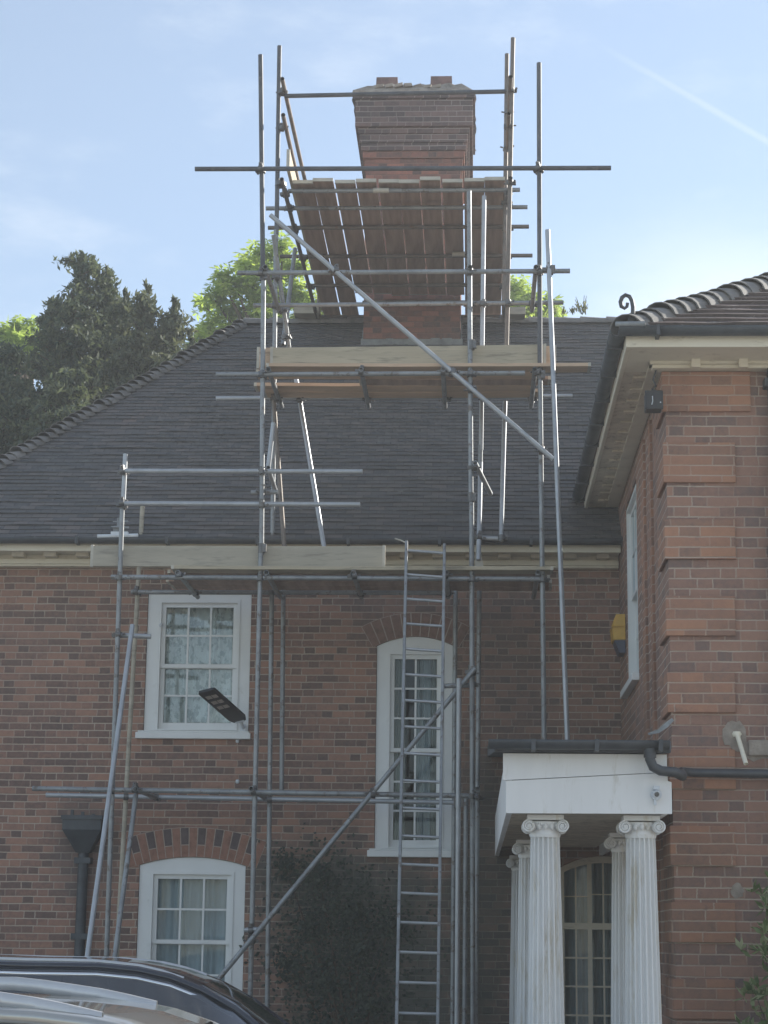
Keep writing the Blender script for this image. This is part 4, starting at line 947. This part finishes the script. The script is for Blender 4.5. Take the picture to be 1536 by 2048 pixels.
# ------------------------------------------------------------------ boards
ordn = ['first', 'second', 'third', 'fourth', 'fifth', 'sixth', 'seventh', 'eighth', 'ninth', 'tenth']
BW = .112
def board(name, c, ax, ay, az, mat, label, group=None, cat='board', bands=True, seed=0):
    """one plank, origin at its centre, bevelled, with metal end bands"""
    c = Vector(c); mb = MB(); ax, ay, az = map(Vector, (ax, ay, az)); n = 10; r_ = random.Random(seed); vs_ = []
    for i in range(n + 1):
        t = -1 + 2 * i / n; s_ = az.normalized() * (r_.uniform(-.002, .002) - .004 * (1 - t * t))
        for (j, k) in ((-1, -1), (1, -1), (1, 1), (-1, 1)): vs_.append(c + ax * t + ay * j + az * k + s_)
    fs = [(i * 4 + j, i * 4 + (j + 1) % 4, (i + 1) * 4 + (j + 1) % 4, (i + 1) * 4 + j) for i in range(n) for j in range(4)] + [(0, 1, 2, 3), (4 * n, 4 * n + 1, 4 * n + 2, 4 * n + 3)]
    mb.add(vs_, fs); ob = mb.build(name, MT[mat], None, origin=c, bevel=.004); tag(ob, label, cat, group)
    if bands:
        for t in (-1, 1):
            b = MB(); b.obox(c + ax * t * (1 - .012 / ax.length), ax.normalized() * .014, ay * 1.012, az * 1.07); b.build('end_band', MT['band'], ob)
    return ob
zbk = zd - .02
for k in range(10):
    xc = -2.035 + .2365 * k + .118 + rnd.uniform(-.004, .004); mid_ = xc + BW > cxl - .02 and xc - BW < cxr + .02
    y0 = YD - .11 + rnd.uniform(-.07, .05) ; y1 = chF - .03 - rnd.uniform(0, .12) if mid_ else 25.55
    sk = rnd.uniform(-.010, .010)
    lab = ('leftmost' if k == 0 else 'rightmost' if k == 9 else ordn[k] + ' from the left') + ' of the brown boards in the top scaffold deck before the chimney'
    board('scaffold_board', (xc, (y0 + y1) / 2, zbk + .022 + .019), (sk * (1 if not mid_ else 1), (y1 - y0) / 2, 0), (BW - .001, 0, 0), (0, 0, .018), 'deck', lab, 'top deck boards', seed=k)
# mid lift deck: four long boards left to right
zm = P(700, 748, LF).z + .05 + .027
ms = [('deck_warm', wx(535, 760, 19.2), wx(1180, 745, 19.2)), ('deck_warm', wx(515, 770, 19.45), wx(1075, 750, 19.45)), ('deck', wx(720, 770, 19.7), wx(1100, 760, 19.7)), ('deck_warm', wx(512, 780, 19.95), wx(1070, 760, 19.95)), ('deck_warm', wx(530, 790, 20.2), wx(1085, 765, 20.2))]
for k, (mt, a, b_) in enumerate(ms):
    lab = ('front' if k == 0 else 'back' if k == 4 else ordn[k] + ' from the front') + ' orange-brown board lying across the middle scaffold lift'
    if k == 0: lab = 'front board of the middle lift, its end sticking out past the right pole'
    board('scaffold_board', ((a + b_) / 2, 19.16 + .24 * k, zm + .02), ((b_ - a) / 2, 0, 0), (0, BW, 0), (0, 0, .018), mt, lab, 'middle deck boards', seed=20 + k)
# toe board of the middle lift (two planks)
a, b_ = P(541, 717, DF + .09), P(1092, 711, DF + .09); cz = (a.z + b_.z) / 2
board('toe_board', (a + b_) / 2, (b_ - a) / 2, (0, .018, 0), (0, 0, .112), 'board', 'long tan toe board on edge across the middle lift below the chimney', 'toe boards', seed=41)
a, b_ = P(514, 716, DF + .16), P(1112, 712, DF + .16)
board('toe_board', (a + b_) / 2, (b_ - a) / 2, (0, .018, 0), (0, 0, .105), 'deck_warm', 'inner toe board whose ends show behind the long tan one', 'toe boards', seed=42)
# eaves lift deck and toe board
ze = P(700, 1156, LF).z + .05 + .027
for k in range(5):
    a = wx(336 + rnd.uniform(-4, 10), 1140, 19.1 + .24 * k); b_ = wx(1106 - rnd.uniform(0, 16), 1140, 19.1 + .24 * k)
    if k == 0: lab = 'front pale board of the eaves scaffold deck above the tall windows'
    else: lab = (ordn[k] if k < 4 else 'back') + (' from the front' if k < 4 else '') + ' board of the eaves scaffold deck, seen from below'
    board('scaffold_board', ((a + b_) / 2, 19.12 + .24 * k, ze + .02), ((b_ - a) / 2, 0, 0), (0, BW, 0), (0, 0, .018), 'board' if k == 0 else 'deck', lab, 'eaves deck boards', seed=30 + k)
a, b_ = P(182, 1112, DF + .09), P(770, 1113, DF + .09)
board('toe_board', (a + b_) / 2, (b_ - a) / 2, (0, .018, 0), (0, 0, .104), 'board_grey', 'long grey toe board on edge in front of the eaves', 'toe boards', seed=43)
a, b_ = P(950, 1092, DR - .1), P(962, 1134, DR - .1)
m = MB(); m.add([P(952, 1082, 20.0), P(958, 1078, 20.0), P(967, 1134, 20.0), P(950, 1134, 20.0), P(952, 1082, 20.04), P(958, 1078, 20.04), P(967, 1134, 20.04), P(950, 1134, 20.04)], [(0, 1, 2, 3), (4, 5, 6, 7), (0, 1, 5, 4), (1, 2, 6, 5), (2, 3, 7, 6), (3, 0, 4, 7)])  # thin pale wedge added for the sunlit spot on the eaves board
tag(m.build('offcut_and_sun_patch', MT['band'], None, origin=P(958, 1134, 20.0)), 'pale pointed sun patch added as a thin wedge by the pole at the eaves', 'timber')
# side toe board on the top lift
a = Vector((xl_ + .06, 20.2, zd + .15)); b_ = Vector((xl_ + .06, 25.2, zd + .15))
board('toe_board', (a + b_) / 2, (b_ - a) / 2, (.018, 0, 0), (0, 0, .11), 'board', 'pale toe board along the left side of the top deck', 'toe boards', seed=44)
for (pa, pb, yy, lb) in ((590, 640, 628, 'pile of short boards on the ridge left of the chimney'), (1018, 1050, 630, 'short board end on the ridge right of the chimney')):
    a, b_ = P(pa, yy, 25.0), P(pb, yy, 25.0); board('offcut_and_sun_patch', (a + b_) / 2, (b_ - a) / 2, (0, .2, 0), (0, 0, .05), 'board_grey', lb, cat='timber', bands=False)

# ------------------------------------------------------------------ ladder
la, lb_ = P(813, 1084, DF - .16), P(794, 2010, 17.45)
ra_, rb_ = P(889, 1090, DF - .16), P(876, 2010, 17.45)
def down(a, b): d = b - a; return a + d * ((.02 - a.z) / d.z)
lb2, rb2 = down(la, lb_), down(ra_, rb_)
lad = thing('ladder', (lb2 + rb2) / 2, 'long aluminium ladder leaning on the scaffold in front of the tall window', 'ladder')
for (a, b) in ((la, lb2), (ra_, rb2)):
    m = MB(); d = (b - a).normalized(); s_ = Vector((1, 0, 0)); n_ = d.cross(s_).normalized(); m.obox((a + b) / 2, d * (a - b).length / 2, s_ * .014, n_ * .033); m.build('stile', MT['steel'], lad, bevel=.004)
    m = MB(); m.obox(b + Vector((0, 0, .01)), (.02, 0, 0), (0, .045, 0), (0, 0, .03)); m.build('foot', MT['black'], lad)
L = (la - lb2).length; n = int(L / .268)
for i in range(n):
    t = (i + .35) / n; a, b = la.lerp(lb2, t), ra_.lerp(rb2, t); m = MB(); m.tube(a, b, .0135, 8); m.build('rung', MT['steel_new'], lad)
m = MB(); m.pipe([P(790, 1077, DF - .1), P(800, 1080, DF - .12), P(813, 1086, DF - .19)], .008, 6); m.build('tie_rope', MT['band'], lad)

# ------------------------------------------------------------------ cars
def car(label, xf, Yc, prof, belt, zlow, W, paint, raised_rail, L=4.6, rail_end=.12):
    """side profile runs from the tail (-x) to the nose; xf is the nose's x"""
    root = thing('parked_car', (xf - L / 2, Yc, 0), label, 'car', 'cars parked before the house'); hw = W / 2
    # lower body loft
    st = [(0, .45, .62, .80), (.06, .30, .80, .93), (.35, .26, .93, .985), (.9, .25, .97, 1.), (2.0, .24, .98, 1.), (3.0, .24, .975, 1.), (3.6, .25, .93, .99), (4.2, .27, .82, .96), (4.5, .32, .68, .86), (4.6, .42, .58, .76)]
    sc = L / 4.6; mb = MB(); rings = []
    for (s_, zl, zh, wv) in st:
        x = xf - L + s_ * sc; w_ = hw * wv; zh = zh * belt / .97
        sec = [(-w_ * .9, zl), (-w_ * .985, zl + .12), (-w_, (zl + zh) / 2), (-w_ * .975, zh - .09), (-w_ * .90, zh - .015), (-w_ * .5, zh + .022), (0, zh + .03), (w_ * .5, zh + .022), (w_ * .90, zh - .015), (w_ * .975, zh - .09), (w_, (zl + zh) / 2), (w_ * .985, zl + .12), (w_ * .9, zl)]
        rings.append([(x, Yc + a, b) for a, b in sec])
    k = len(rings[0]); mb.add([q for r in rings for q in r], [(i * k + j, (i + 1) * k + j, (i + 1) * k + (j + 1) % k, i * k + (j + 1) % k) for i in range(len(rings) - 1) for j in range(k)] + [tuple(range(k)), tuple(range((len(rings) - 1) * k, len(rings) * k))], 0, True)
    body = mb.build('body', MT[paint], root)
    sd = body.modifiers.new('s', 'SUBSURF'); sd.levels = sd.render_levels = 2
    # cabin: glasshouse stations (x from nose, z roof)
    mb = MB(); rings = []; N_ = len(prof)
    for (x, zr_, zs_, wr_) in prof:                   # x, roof centre z, roof edge z, half width of roof edge
        wb = hw * .93
        sec = [(-wb, belt - .03), (-(wb * .45 + wr_ * .55), (belt * .45 + zs_ * .55)), (-wr_, zs_ - .015), (-wr_ + .03, zs_ + .012), (-wr_ * .55, zr_ - .012), (0, zr_), (wr_ * .55, zr_ - .012), (wr_ - .03, zs_ + .012), (wr_, zs_ - .015), ((wb * .45 + wr_ * .55), (belt * .45 + zs_ * .55)), (wb, belt - .03)]
        rings.append([(xf + x, Yc + a, max(b, belt - .03)) for a, b in sec])
    k = len(rings[0]); vs_ = [q for r in rings for q in r]; roof_f, side_f = [], []
    for i in range(N_ - 1):
        for j in range(k - 1):
            f_ = (i * k + j, (i + 1) * k + j, (i + 1) * k + j + 1, i * k + j + 1)
            (side_f if j in (0, 1, k - 3, k - 2) else roof_f).append((f_, i, j))
    mb.add(vs_, [f_[0] for f_ in roof_f if 1 < f_[1] < N_ - 3], 0, True)
    rf_ = mb.build('roof', MT[paint], root)
    gl = MB(); gl.add(vs_, [f_[0] for f_ in side_f] , 0, True); gl.build('side_glass', MT['carglass'], root)
    gl = MB(); gl.add(vs_, [f_[0] for f_ in roof_f if f_[1] >= N_ - 3], 0, True); gl.build('windscreen', MT['carglass'], root)
    gl = MB(); gl.add(vs_, [f_[0] for f_ in roof_f if f_[1] <= 1], 0, True); gl.build('rear_glass', MT['carglass'], root)
    # pillars and frames follow the roof edge
    for sg in (-1, 1):
        idx = 2 if sg < 0 else k - 3; edge = [Vector(r[idx]) for r in rings]
        pm = MB(); pm.pipe([e + Vector((0, 0, .0)) for e in edge], .026, 8); pm.build('roof_edge', MT[paint], root)
        pm = MB(); tr = [e + Vector((0, sg * .02, -.05)) for e in edge[1:-1]]; tr = [Vector((t.x, t.y, max(t.z, belt + .01))) for t in tr]
        pm.pipe(tr, .017, 8); pm.build('chrome_trim', MT['chrome'], root)
        for xx in (-L * .50, -L * .70):
            e = min(edge, key=lambda q: abs(q.x - (xf + xx))); pm = MB(); pm.obox(((xf + xx), (e.y + Yc + sg * hw * .93) / 2 + sg * .004, (e.z + belt) / 2 - .07), (.03, 0, 0), Vector((0, (Yc + sg * hw * .93 - e.y) / 2, (belt - e.z) / 2)), (0, sg * .008, .006)); pm.build('pillar', MT['black'], root)
        # roof rail
        a_, b_r = edge[2].x + .15, edge[-3].x - rail_end; r_ = MB(); pts = []
        for i in range(15):
            t = i / 14; x = a_ + (b_r - a_) * t
            j = max(q for q in range(len(edge)) if edge[q].x <= x + 1e-6); j = min(j, len(edge) - 2); tt = (x - edge[j].x) / (edge[j + 1].x - edge[j].x); e = edge[j].lerp(edge[j + 1], tt)
            lift = raised_rail * min(1, t * 5, (1 - t) * 2.6 + .1) ; pts.append(Vector((x, e.y - sg * .05, e.z + .022 + lift)))
        for i in range(14):
            A_, B_ = pts[i], pts[i + 1]; r_.add([A_ + Vector((0, -.018, -.004 - (raised_rail * .6))), A_ + Vector((0, .018, -.004 - raised_rail * .6)), A_ + Vector((0, .012, .014)), A_ + Vector((0, -.012, .014)), B_ + Vector((0, -.018, -.004 - raised_rail * .6)), B_ + Vector((0, .018, -.004 - raised_rail * .6)), B_ + Vector((0, .012, .014)), B_ + Vector((0, -.012, .014))],
                [(0, 1, 5, 4), (1, 2, 6, 5), (2, 3, 7, 6), (3, 0, 4, 7)], 0, True)
        r_.build('roof_rail', MT['alu'], root)
        mr = MB(); mr.lathe((xf - L * .335, Yc + sg * (hw + .06), belt - .02), [(.02, -.05), (.075, -.04), (.085, .02), (.05, .08), (.01, .09)], 14); mr.build('wing_mirror', MT[paint], root)
        for xx in (-.82 * sc, -3.62 * sc):
            wh = MB(); c = Vector((xf + xx, Yc + sg * (hw - .10), .325)); wh.tube(c - Vector((0, .11, 0)), c + Vector((0, .11, 0)), .325, 28); ty_ = wh.build('wheel', MT['tyre'], root)
            wh = MB(); c2 = c + Vector((0, sg * .112, 0)); wh.tube(c2 - Vector((0, .004, 0)), c2 + Vector((0, .004, 0)), .075, 16)
            for s5 in range(5):
                an = s5 * 1.2566; dv_ = Vector((math.cos(an), 0, math.sin(an))); wh.obox(c2 + dv_ * .125, dv_ * .1, Vector((-math.sin(an), 0, math.cos(an))) * .025, (0, .006, 0))
            wh.build('rim', MT['alu'], ty_)
        hl = MB(); hl.obox((xf - .20, Yc + sg * hw * .72, belt * .66), (.06, sg * -.02, 0), (0, .15, 0), (0, 0, .05)); hl.build('headlight', MT['lamp_clear'], root, bevel=.02)
        hl = MB(); hl.obox((xf - L + .05, Yc + sg * hw * .72, belt * .82), (.04, 0, 0), (0, .13, 0), (0, 0, .07)); hl.build('tail_light', MT['lamp_red'], root, bevel=.02)
    return root
# far car: dark, silver rails; profile placed so that its roof line falls as in the photo
def prof_from(pxs, Ye, zdrop, xf, hwr, head):
    out = list(head)
    for (a, b) in pxs:
        p_ = P(a, b, Ye); out.append((p_.x - xf, p_.z, p_.z - zdrop, hwr))
    return out
xf1 = -.25
p1 = [(p_[0] - xf1, p_[1], p_[1] - .045, p_[2]) for p_ in [(-4.70, 1.0, .60), (-4.30, 1.30, .58), (-4.05, 1.40, .60), (-3.6, 1.455, .615)]]
p1 += [(P(a, b, 12.95).x - xf1, P(a, b, 12.95).z, P(a, b, 12.95).z - .035, w_) for (a, b, w_) in ((60, 1915, .62), (200, 1917, .62), (280, 1925, .615), (345, 1940, .61), (405, 1964, .60), (470, 2000, .60), (550, 2062, .63))]
car('dark navy car with chrome window line and slim roof rails behind the silver car', xf1, 13.5, p1, .98, .25, 1.8, 'paint_navy', .012, L=4.7)
xf2 = .85
p2 = [(q_[0] - xf2, q_[1], q_[1] - .03, q_[2]) for q_ in [(-3.45, .95, .56), (-3.1, 1.22, .55), (-2.8, 1.33, .57), (-2.2, 1.385, .59)]]
p2 += [(P(a, b, 7.5).x - xf2, P(a, b, 7.5).z + .02, P(a, b, 7.5).z, w_) for (a, b, w_) in ((20, 1992, .6), (110, 1995, .6), (210, 2001, .6), (300, 2012, .595), (350, 2022, .59), (425, 2048, .585), (500, 2086, .59), (680, 2195, .62))]
car('silver car with raised aluminium roof rails nearest the viewer at the bottom left', xf2, 6.9, p2, .92, .25, 1.78, 'paint_silver', .05, L=4.4, rail_end=.2)

# ------------------------------------------------------------------ trees
def leaves(mb, c, n, rad, size, r_, up=.0, elong=1.6, squash=1.):
    for _ in range(n):
        while True:
            q = Vector((r_.uniform(-1, 1), r_.uniform(-1, 1), r_.uniform(-1, 1)))
            if q.length < 1: break
        p = c + Vector((q.x * rad, q.y * rad, q.z * rad * squash))
        d = Vector((r_.gauss(0, 1), r_.gauss(0, 1), r_.gauss(0, 1) + up)).normalized(); t = d.cross(Vector((r_.gauss(0, 1), r_.gauss(0, 1), r_.gauss(0, 1)))).normalized()
        s_ = size * r_.uniform(.6, 1.3); a = d * s_ * elong / 2; b = t * s_ / 2
        mb.add([p - a, p + b, p + a, p - b], [(0, 1, 2, 3)])
def conifer(px, py, Y, R, Hc, mat, label, seed, dens=1.0, spikes=()):
    top = P(px, py, Y); r_ = random.Random(seed); base = Vector((top.x, Y, 0))
    t = thing('conifer_tree', base, label, 'tree', 'trees behind the house')
    m = MB(); m.pipe([base, base + Vector((.05, 0, top.z * .5)), top - Vector((0, 0, .3))], [.28, .18, .02], 10); tr = m.build('trunk', MT['bark'], t)
    br = MB(); cr = MB(); nb = int(215 * dens * Hc / 7)
    heads = [(Vector((top.x, Y, 0)), top.z, R)] + [(Vector((P(a, b, Y).x, Y + dy, 0)), P(a, b, Y + dy).z, R * rr) for (a, b, dy, rr) in spikes]
    for (hb, ht, RR) in heads:
        for q_ in range(16): leaves(cr, Vector((hb.x + .05 * math.sin(q_), hb.y, ht - .02 - q_ * .06)), 14 + q_, .025 + .012 * q_, .05, r_, up=1.6, elong=3., squash=1.3)
        for i in range(nb if hb is heads[0][0] else nb // 2):
            u = r_.random() ** .8; z = ht - .05 - u * Hc; an = r_.uniform(0, 6.283); rad = RR * (.09 + .98 * (u ** .74)) * (.88 + .18 * math.sin(an * 3 + u * 17 + seed) if True else 1) * r_.uniform(.6, 1.15)
            d = Vector((math.cos(an), math.sin(an), 0)); st = Vector((hb.x, hb.y, z - rad * .42)); prev = st; dr_ = r_.uniform(-.15, .22)
            k = 6; pts = [st]
            for j in range(1, k + 1):
                s_ = j / k; pts.append(st + d * rad * s_ + Vector((r_.uniform(-.05, .05), r_.uniform(-.05, .05), rad * (.75 * s_ - (.35 + dr_) * s_ * s_))))
            br.pipe(pts, [.022 * (1 - j / k) + .006 for j in range(k + 1)], 4)
            for j in range(1, k + 1):
                w_ = .10 + .12 * math.sin(math.pi * min(1, j / k * .85)); 
                leaves(cr, pts[j] + Vector((0, 0, -.03)), int((22 if u > .12 else 18) * (1.1 if j < k else .9)), w_ * 1.15 if j < k else .085, .048, r_, up=.6, elong=2.8, squash=.6)
    br.build('limbs', MT['bark'], tr); cr.build('crown', MT[mat], t); return t
conifer(164, 505, 33, 2.0, 7.0, 'cypress', 'tall dark conifer with a pointed top, the highest tree left of the scaffold', 11, 1.25, spikes=((208, 535, .3, .55), (95, 600, .4, .8)))
conifer(292, 566, 32, 1.5, 6.2, 'cypress2', 'shorter rounder brownish-green conifer between the tall pointed one and the roof', 12, 1.15, spikes=((345, 598, .2, .75), (243, 582, .3, .6)))
conifer(18, 690, 31, 1.9, 6.0, 'cypress', 'dark low conifer at the left edge of the picture', 13, 1.1, spikes=((62, 760, -.3, .9), (-30, 640, .3, 1.)))
conifer(380, 672, 30.5, .9, 4.2, 'cypress2', 'small loose conifer just above the roof hip', 14, .7)
conifer(135, 740, 30, 1.9, 5.0, 'cypress', 'dark bushy conifer low behind the left slope of the roof', 15, 1.1)
def chestnut(label, Y, blobs, base_px, seed, lsize=.17, dens=1.):
    r_ = random.Random(seed); bx = wx(base_px, 640, Y); base = Vector((bx, Y + 1.5, 0)); t = thing('chestnut_tree', base, label, 'tree', 'trees behind the house')
    zc = P(base_px, 700, Y).z; m = MB(); m.pipe([base, base + Vector((0, 0, zc * .45)), base + Vector((.1, 0, zc))], [.4, .3, .16], 10); tr = m.build('trunk', MT['bark'], t)
    cr = MB(); lm = MB()
    for (a, b, rp) in blobs:
        c = P(a, b, Y + r_.uniform(-.5, 1.)); rad = rp * Y / F_PX
        lm.pipe([base + Vector((.1, 0, zc * .8)), (base + Vector((0, 0, zc)) + c) / 2 + Vector((0, 0, -.2)), c], [.09, .05, .015], 5)
        for _ in range(int(9 * dens * (rp / 22) ** 2) + 3):       # sub-clumps: palmate leaves in tiers
            while True:
                q = Vector((r_.uniform(-1, 1), r_.uniform(-1, 1), r_.uniform(-1, 1)))
                if q.length < 1: break
            cc_ = c + q * rad
            for _2 in range(5):
                p = cc_ + Vector((r_.gauss(0, .1), r_.gauss(0, .1), r_.gauss(0, .09))); tilt = Vector((r_.gauss(0, .5), r_.gauss(0, .5), 1)).normalized()
                u = tilt.cross(Vector((r_.random() - .5, r_.random() - .5, .1))).normalized(); v = tilt.cross(u)
                for l in range(6):
                    an = l * 1.047 + r_.uniform(-.2, .2); dd = u * math.cos(an) + v * math.sin(an) - tilt * .35; ss_ = lsize * r_.uniform(.75, 1.25); sd_ = (tilt.cross(dd)).normalized() * ss_ * .2
                    cr.add([p, p + dd * ss_ * .6 + sd_, p + dd * ss_, p + dd * ss_ * .6 - sd_], [(0, 1, 2, 3)])
            if r_.random() < .22:
                p = cc_ + Vector((0, 0, .1)); cr.add([p + Vector((-.02, 0, 0)), p + Vector((.02, 0, 0)), p + Vector((0, 0, .24)), p + Vector((0, .02, .12))], [(0, 1, 2), (0, 1, 3)])
    lm.build('limbs', MT['bark'], tr); cr.build('crown', MT['chestnut'], t)
chestnut('bright green chestnut tree behind the scaffold, left of the chimney', 38,
    [(522, 508, 17), (565, 498, 18), (500, 530, 20), (545, 540, 24), (590, 530, 22), (440, 552, 14), (470, 570, 22), (515, 575, 26), (560, 590, 28), (600, 585, 26), (410, 612, 12), (430, 600, 16), (455, 625, 22), (500, 625, 26), (550, 640, 28), (600, 640, 26), (425, 655, 18), (460, 665, 20), (400, 690, 14), (640, 610, 20), (520, 680, 22), (405, 720, 18)], 540, 21)
chestnut('small patch of bright green chestnut leaves behind the scaffold, right of the chimney', 38,
    [(1030, 568, 11), (1040, 590, 14), (1062, 595, 13), (1085, 612, 13), (1050, 615, 16), (1108, 618, 11), (1075, 632, 14), (1115, 640, 10), (1035, 640, 15)], 1050, 22, dens=1.3)
chestnut('yellow-green chestnut tree at the left edge behind the dark conifers', 42,
    [(10, 668, 20), (40, 655, 18), (62, 650, 14), (30, 690, 22), (5, 715, 22), (60, 690, 18), (-30, 680, 25), (-20, 730, 25)], 20, 23, dens=1.5)
# weeds on the ridge
wd = MB(); r_ = random.Random(4)
for (px, n, h) in ((1128, 5, .10), (1146, 6, .12), (1165, 12, .22), (1110, 4, .12), (1172, 6, .16)):
    b0 = Vector((wx(px, 643, ridgeY), ridgeY, ridgeZ + .1))
    for _ in range(n):
        d = Vector((r_.gauss(0, .35), r_.gauss(0, .3), 1)).normalized(); hh = h * r_.uniform(.6, 1.2); wd.pipe([b0, b0 + d * hh], .004, 3); leaves(wd, b0 + d * hh * .6, 5, .03, .018, r_, up=2, elong=3)
tag(wd.build('ridge_weeds', MT['weed'], None, origin=(wx(1150, 643, ridgeY), ridgeY, ridgeZ + .1)), 'thin dry weeds sprouting on the roof ridge right of the scaffold', 'plant')
# small dark leaves spread over the dark patch of wall brick
MT['greenery'] = leaf_mat('dark climber leaves', (.045, .055, .048), (.062, .075, .062), (.095, .11, .08), .15, 3)
c0 = P(705, 1850, wallY); cb = thing('wall_greenery', (c0.x, wallY - .02, 0), 'scattered small dark green leaves on the wall between the lower window and the ladder', 'greenery'); r_ = random.Random(77); m = MB(); st = MB()
lob = [(P(a, b, wallY), q / 189.) for a, b, q in ((640, 1760, 75), (700, 1830, 85), (620, 1850, 80), (720, 1900, 110), (650, 1960, 90), (780, 1850, 60), (570, 1730, 45), (740, 2010, 90), (580, 1930, 60), (660, 2080, 90), (760, 2120, 80))]
for (c, q) in lob:
    st.pipe([(c0.x + r_.uniform(-.2, .2), wallY - .02, 0.02), ((c0.x + c.x) / 2, wallY - .03, c.z * .6), (c.x, wallY - .03, c.z)], [.02, .012, .005], 5)
    for _ in range(int(520 * q * q / .16)):
        an = r_.uniform(0, 6.283); rr_ = abs(r_.gauss(0, .62)) * q; p = Vector((c.x + math.cos(an) * rr_, wallY - .012 - abs(r_.gauss(0, .05)) * max(.1, 1 - rr_ / q / 1.4), c.z + math.sin(an) * rr_))
        if p.z < .05 or (p.x > W3[0] - .12 and p.z > W3[2] - .12): continue
        nrm_ = Vector((r_.gauss(0, .35), -1, r_.gauss(.3, .35))).normalized(); u = nrm_.cross(Vector((r_.gauss(0, 1), 0, r_.gauss(0, 1)))).normalized(); v = nrm_.cross(u); s1 = r_.uniform(.014, .03)
        m.add([p - u * s1, p + v * s1 * .6, p + u * s1, p - v * s1 * .6], [(0, 1, 2, 3)])
m.build('leaves', MT['greenery'], cb); st.build('stems', MT['bark'], cb)
# shrub bottom right
sc = P(1540, 2010, 14.6); sh = thing('shrub', (sc.x + .25, 14.6, 0), 'leafy variegated shrub in the bottom right corner beside the wing', 'shrub'); r_ = random.Random(31)
m = MB(); st = MB(); b0 = Vector((sc.x + .25, 14.6, 0))
for i in range(46):
    an = r_.uniform(0, 6.283); zz_ = r_.uniform(.5, 1.88); rr_ = (.46 - .22 * max(0, zz_ - 1.1)) * r_.uniform(.4, 1); tip = b0 + Vector((math.cos(an) * rr_, math.sin(an) * rr_ * .8, zz_))
    st.pipe([b0, b0 + (tip - b0) * .5 + Vector((0, 0, .1)), tip], [.012, .008, .003], 4)
    for j in range(7):
        c = tip + Vector((r_.gauss(0, .07), r_.gauss(0, .07), r_.gauss(0, .08)))
        for _ in range(7):
            d = Vector((r_.gauss(0, .6), r_.gauss(0, .6), r_.gauss(.3, .5))).normalized(); sd_ = d.cross(Vector((r_.gauss(0, 1), r_.gauss(0, 1), 1))).normalized() * .016
            m.add([c, c + d * .05 + sd_, c + d * .10, c + d * .05 - sd_], [(0, 1, 2, 3)])
m.build('leaves', MT['shrub'], sh); st.build('stems', MT['bark'], sh)
HZ = 0.0021  # density of a thin volume added to lift darks like lens veil
mh, hn, hl_, hb = newmat('haze air'); hn.remove(hb); pv = hn.new('ShaderNodeVolumePrincipled'); pv.inputs['Color'].default_value = (.93, .97, 1, 1); pv.inputs['Density'].default_value = HZ; pv.inputs['Anisotropy'].default_value = .35
hl_.new(pv.outputs[0], hn['Material Output'].inputs['Volume'])
m = MB(); m.box(-70, 70, -40, 75, -1, 17); hz = m.build('lens_veil', mh); tag(hz, kind='stuff')
print('tubes', len(tubes), 'couplers', len(places), 'zd', zd, 'ridgeZ', ridgeZ, 'eaveZ', eaveZ, 'XW', XW, 'wz', wz, 'zb0', zb0)
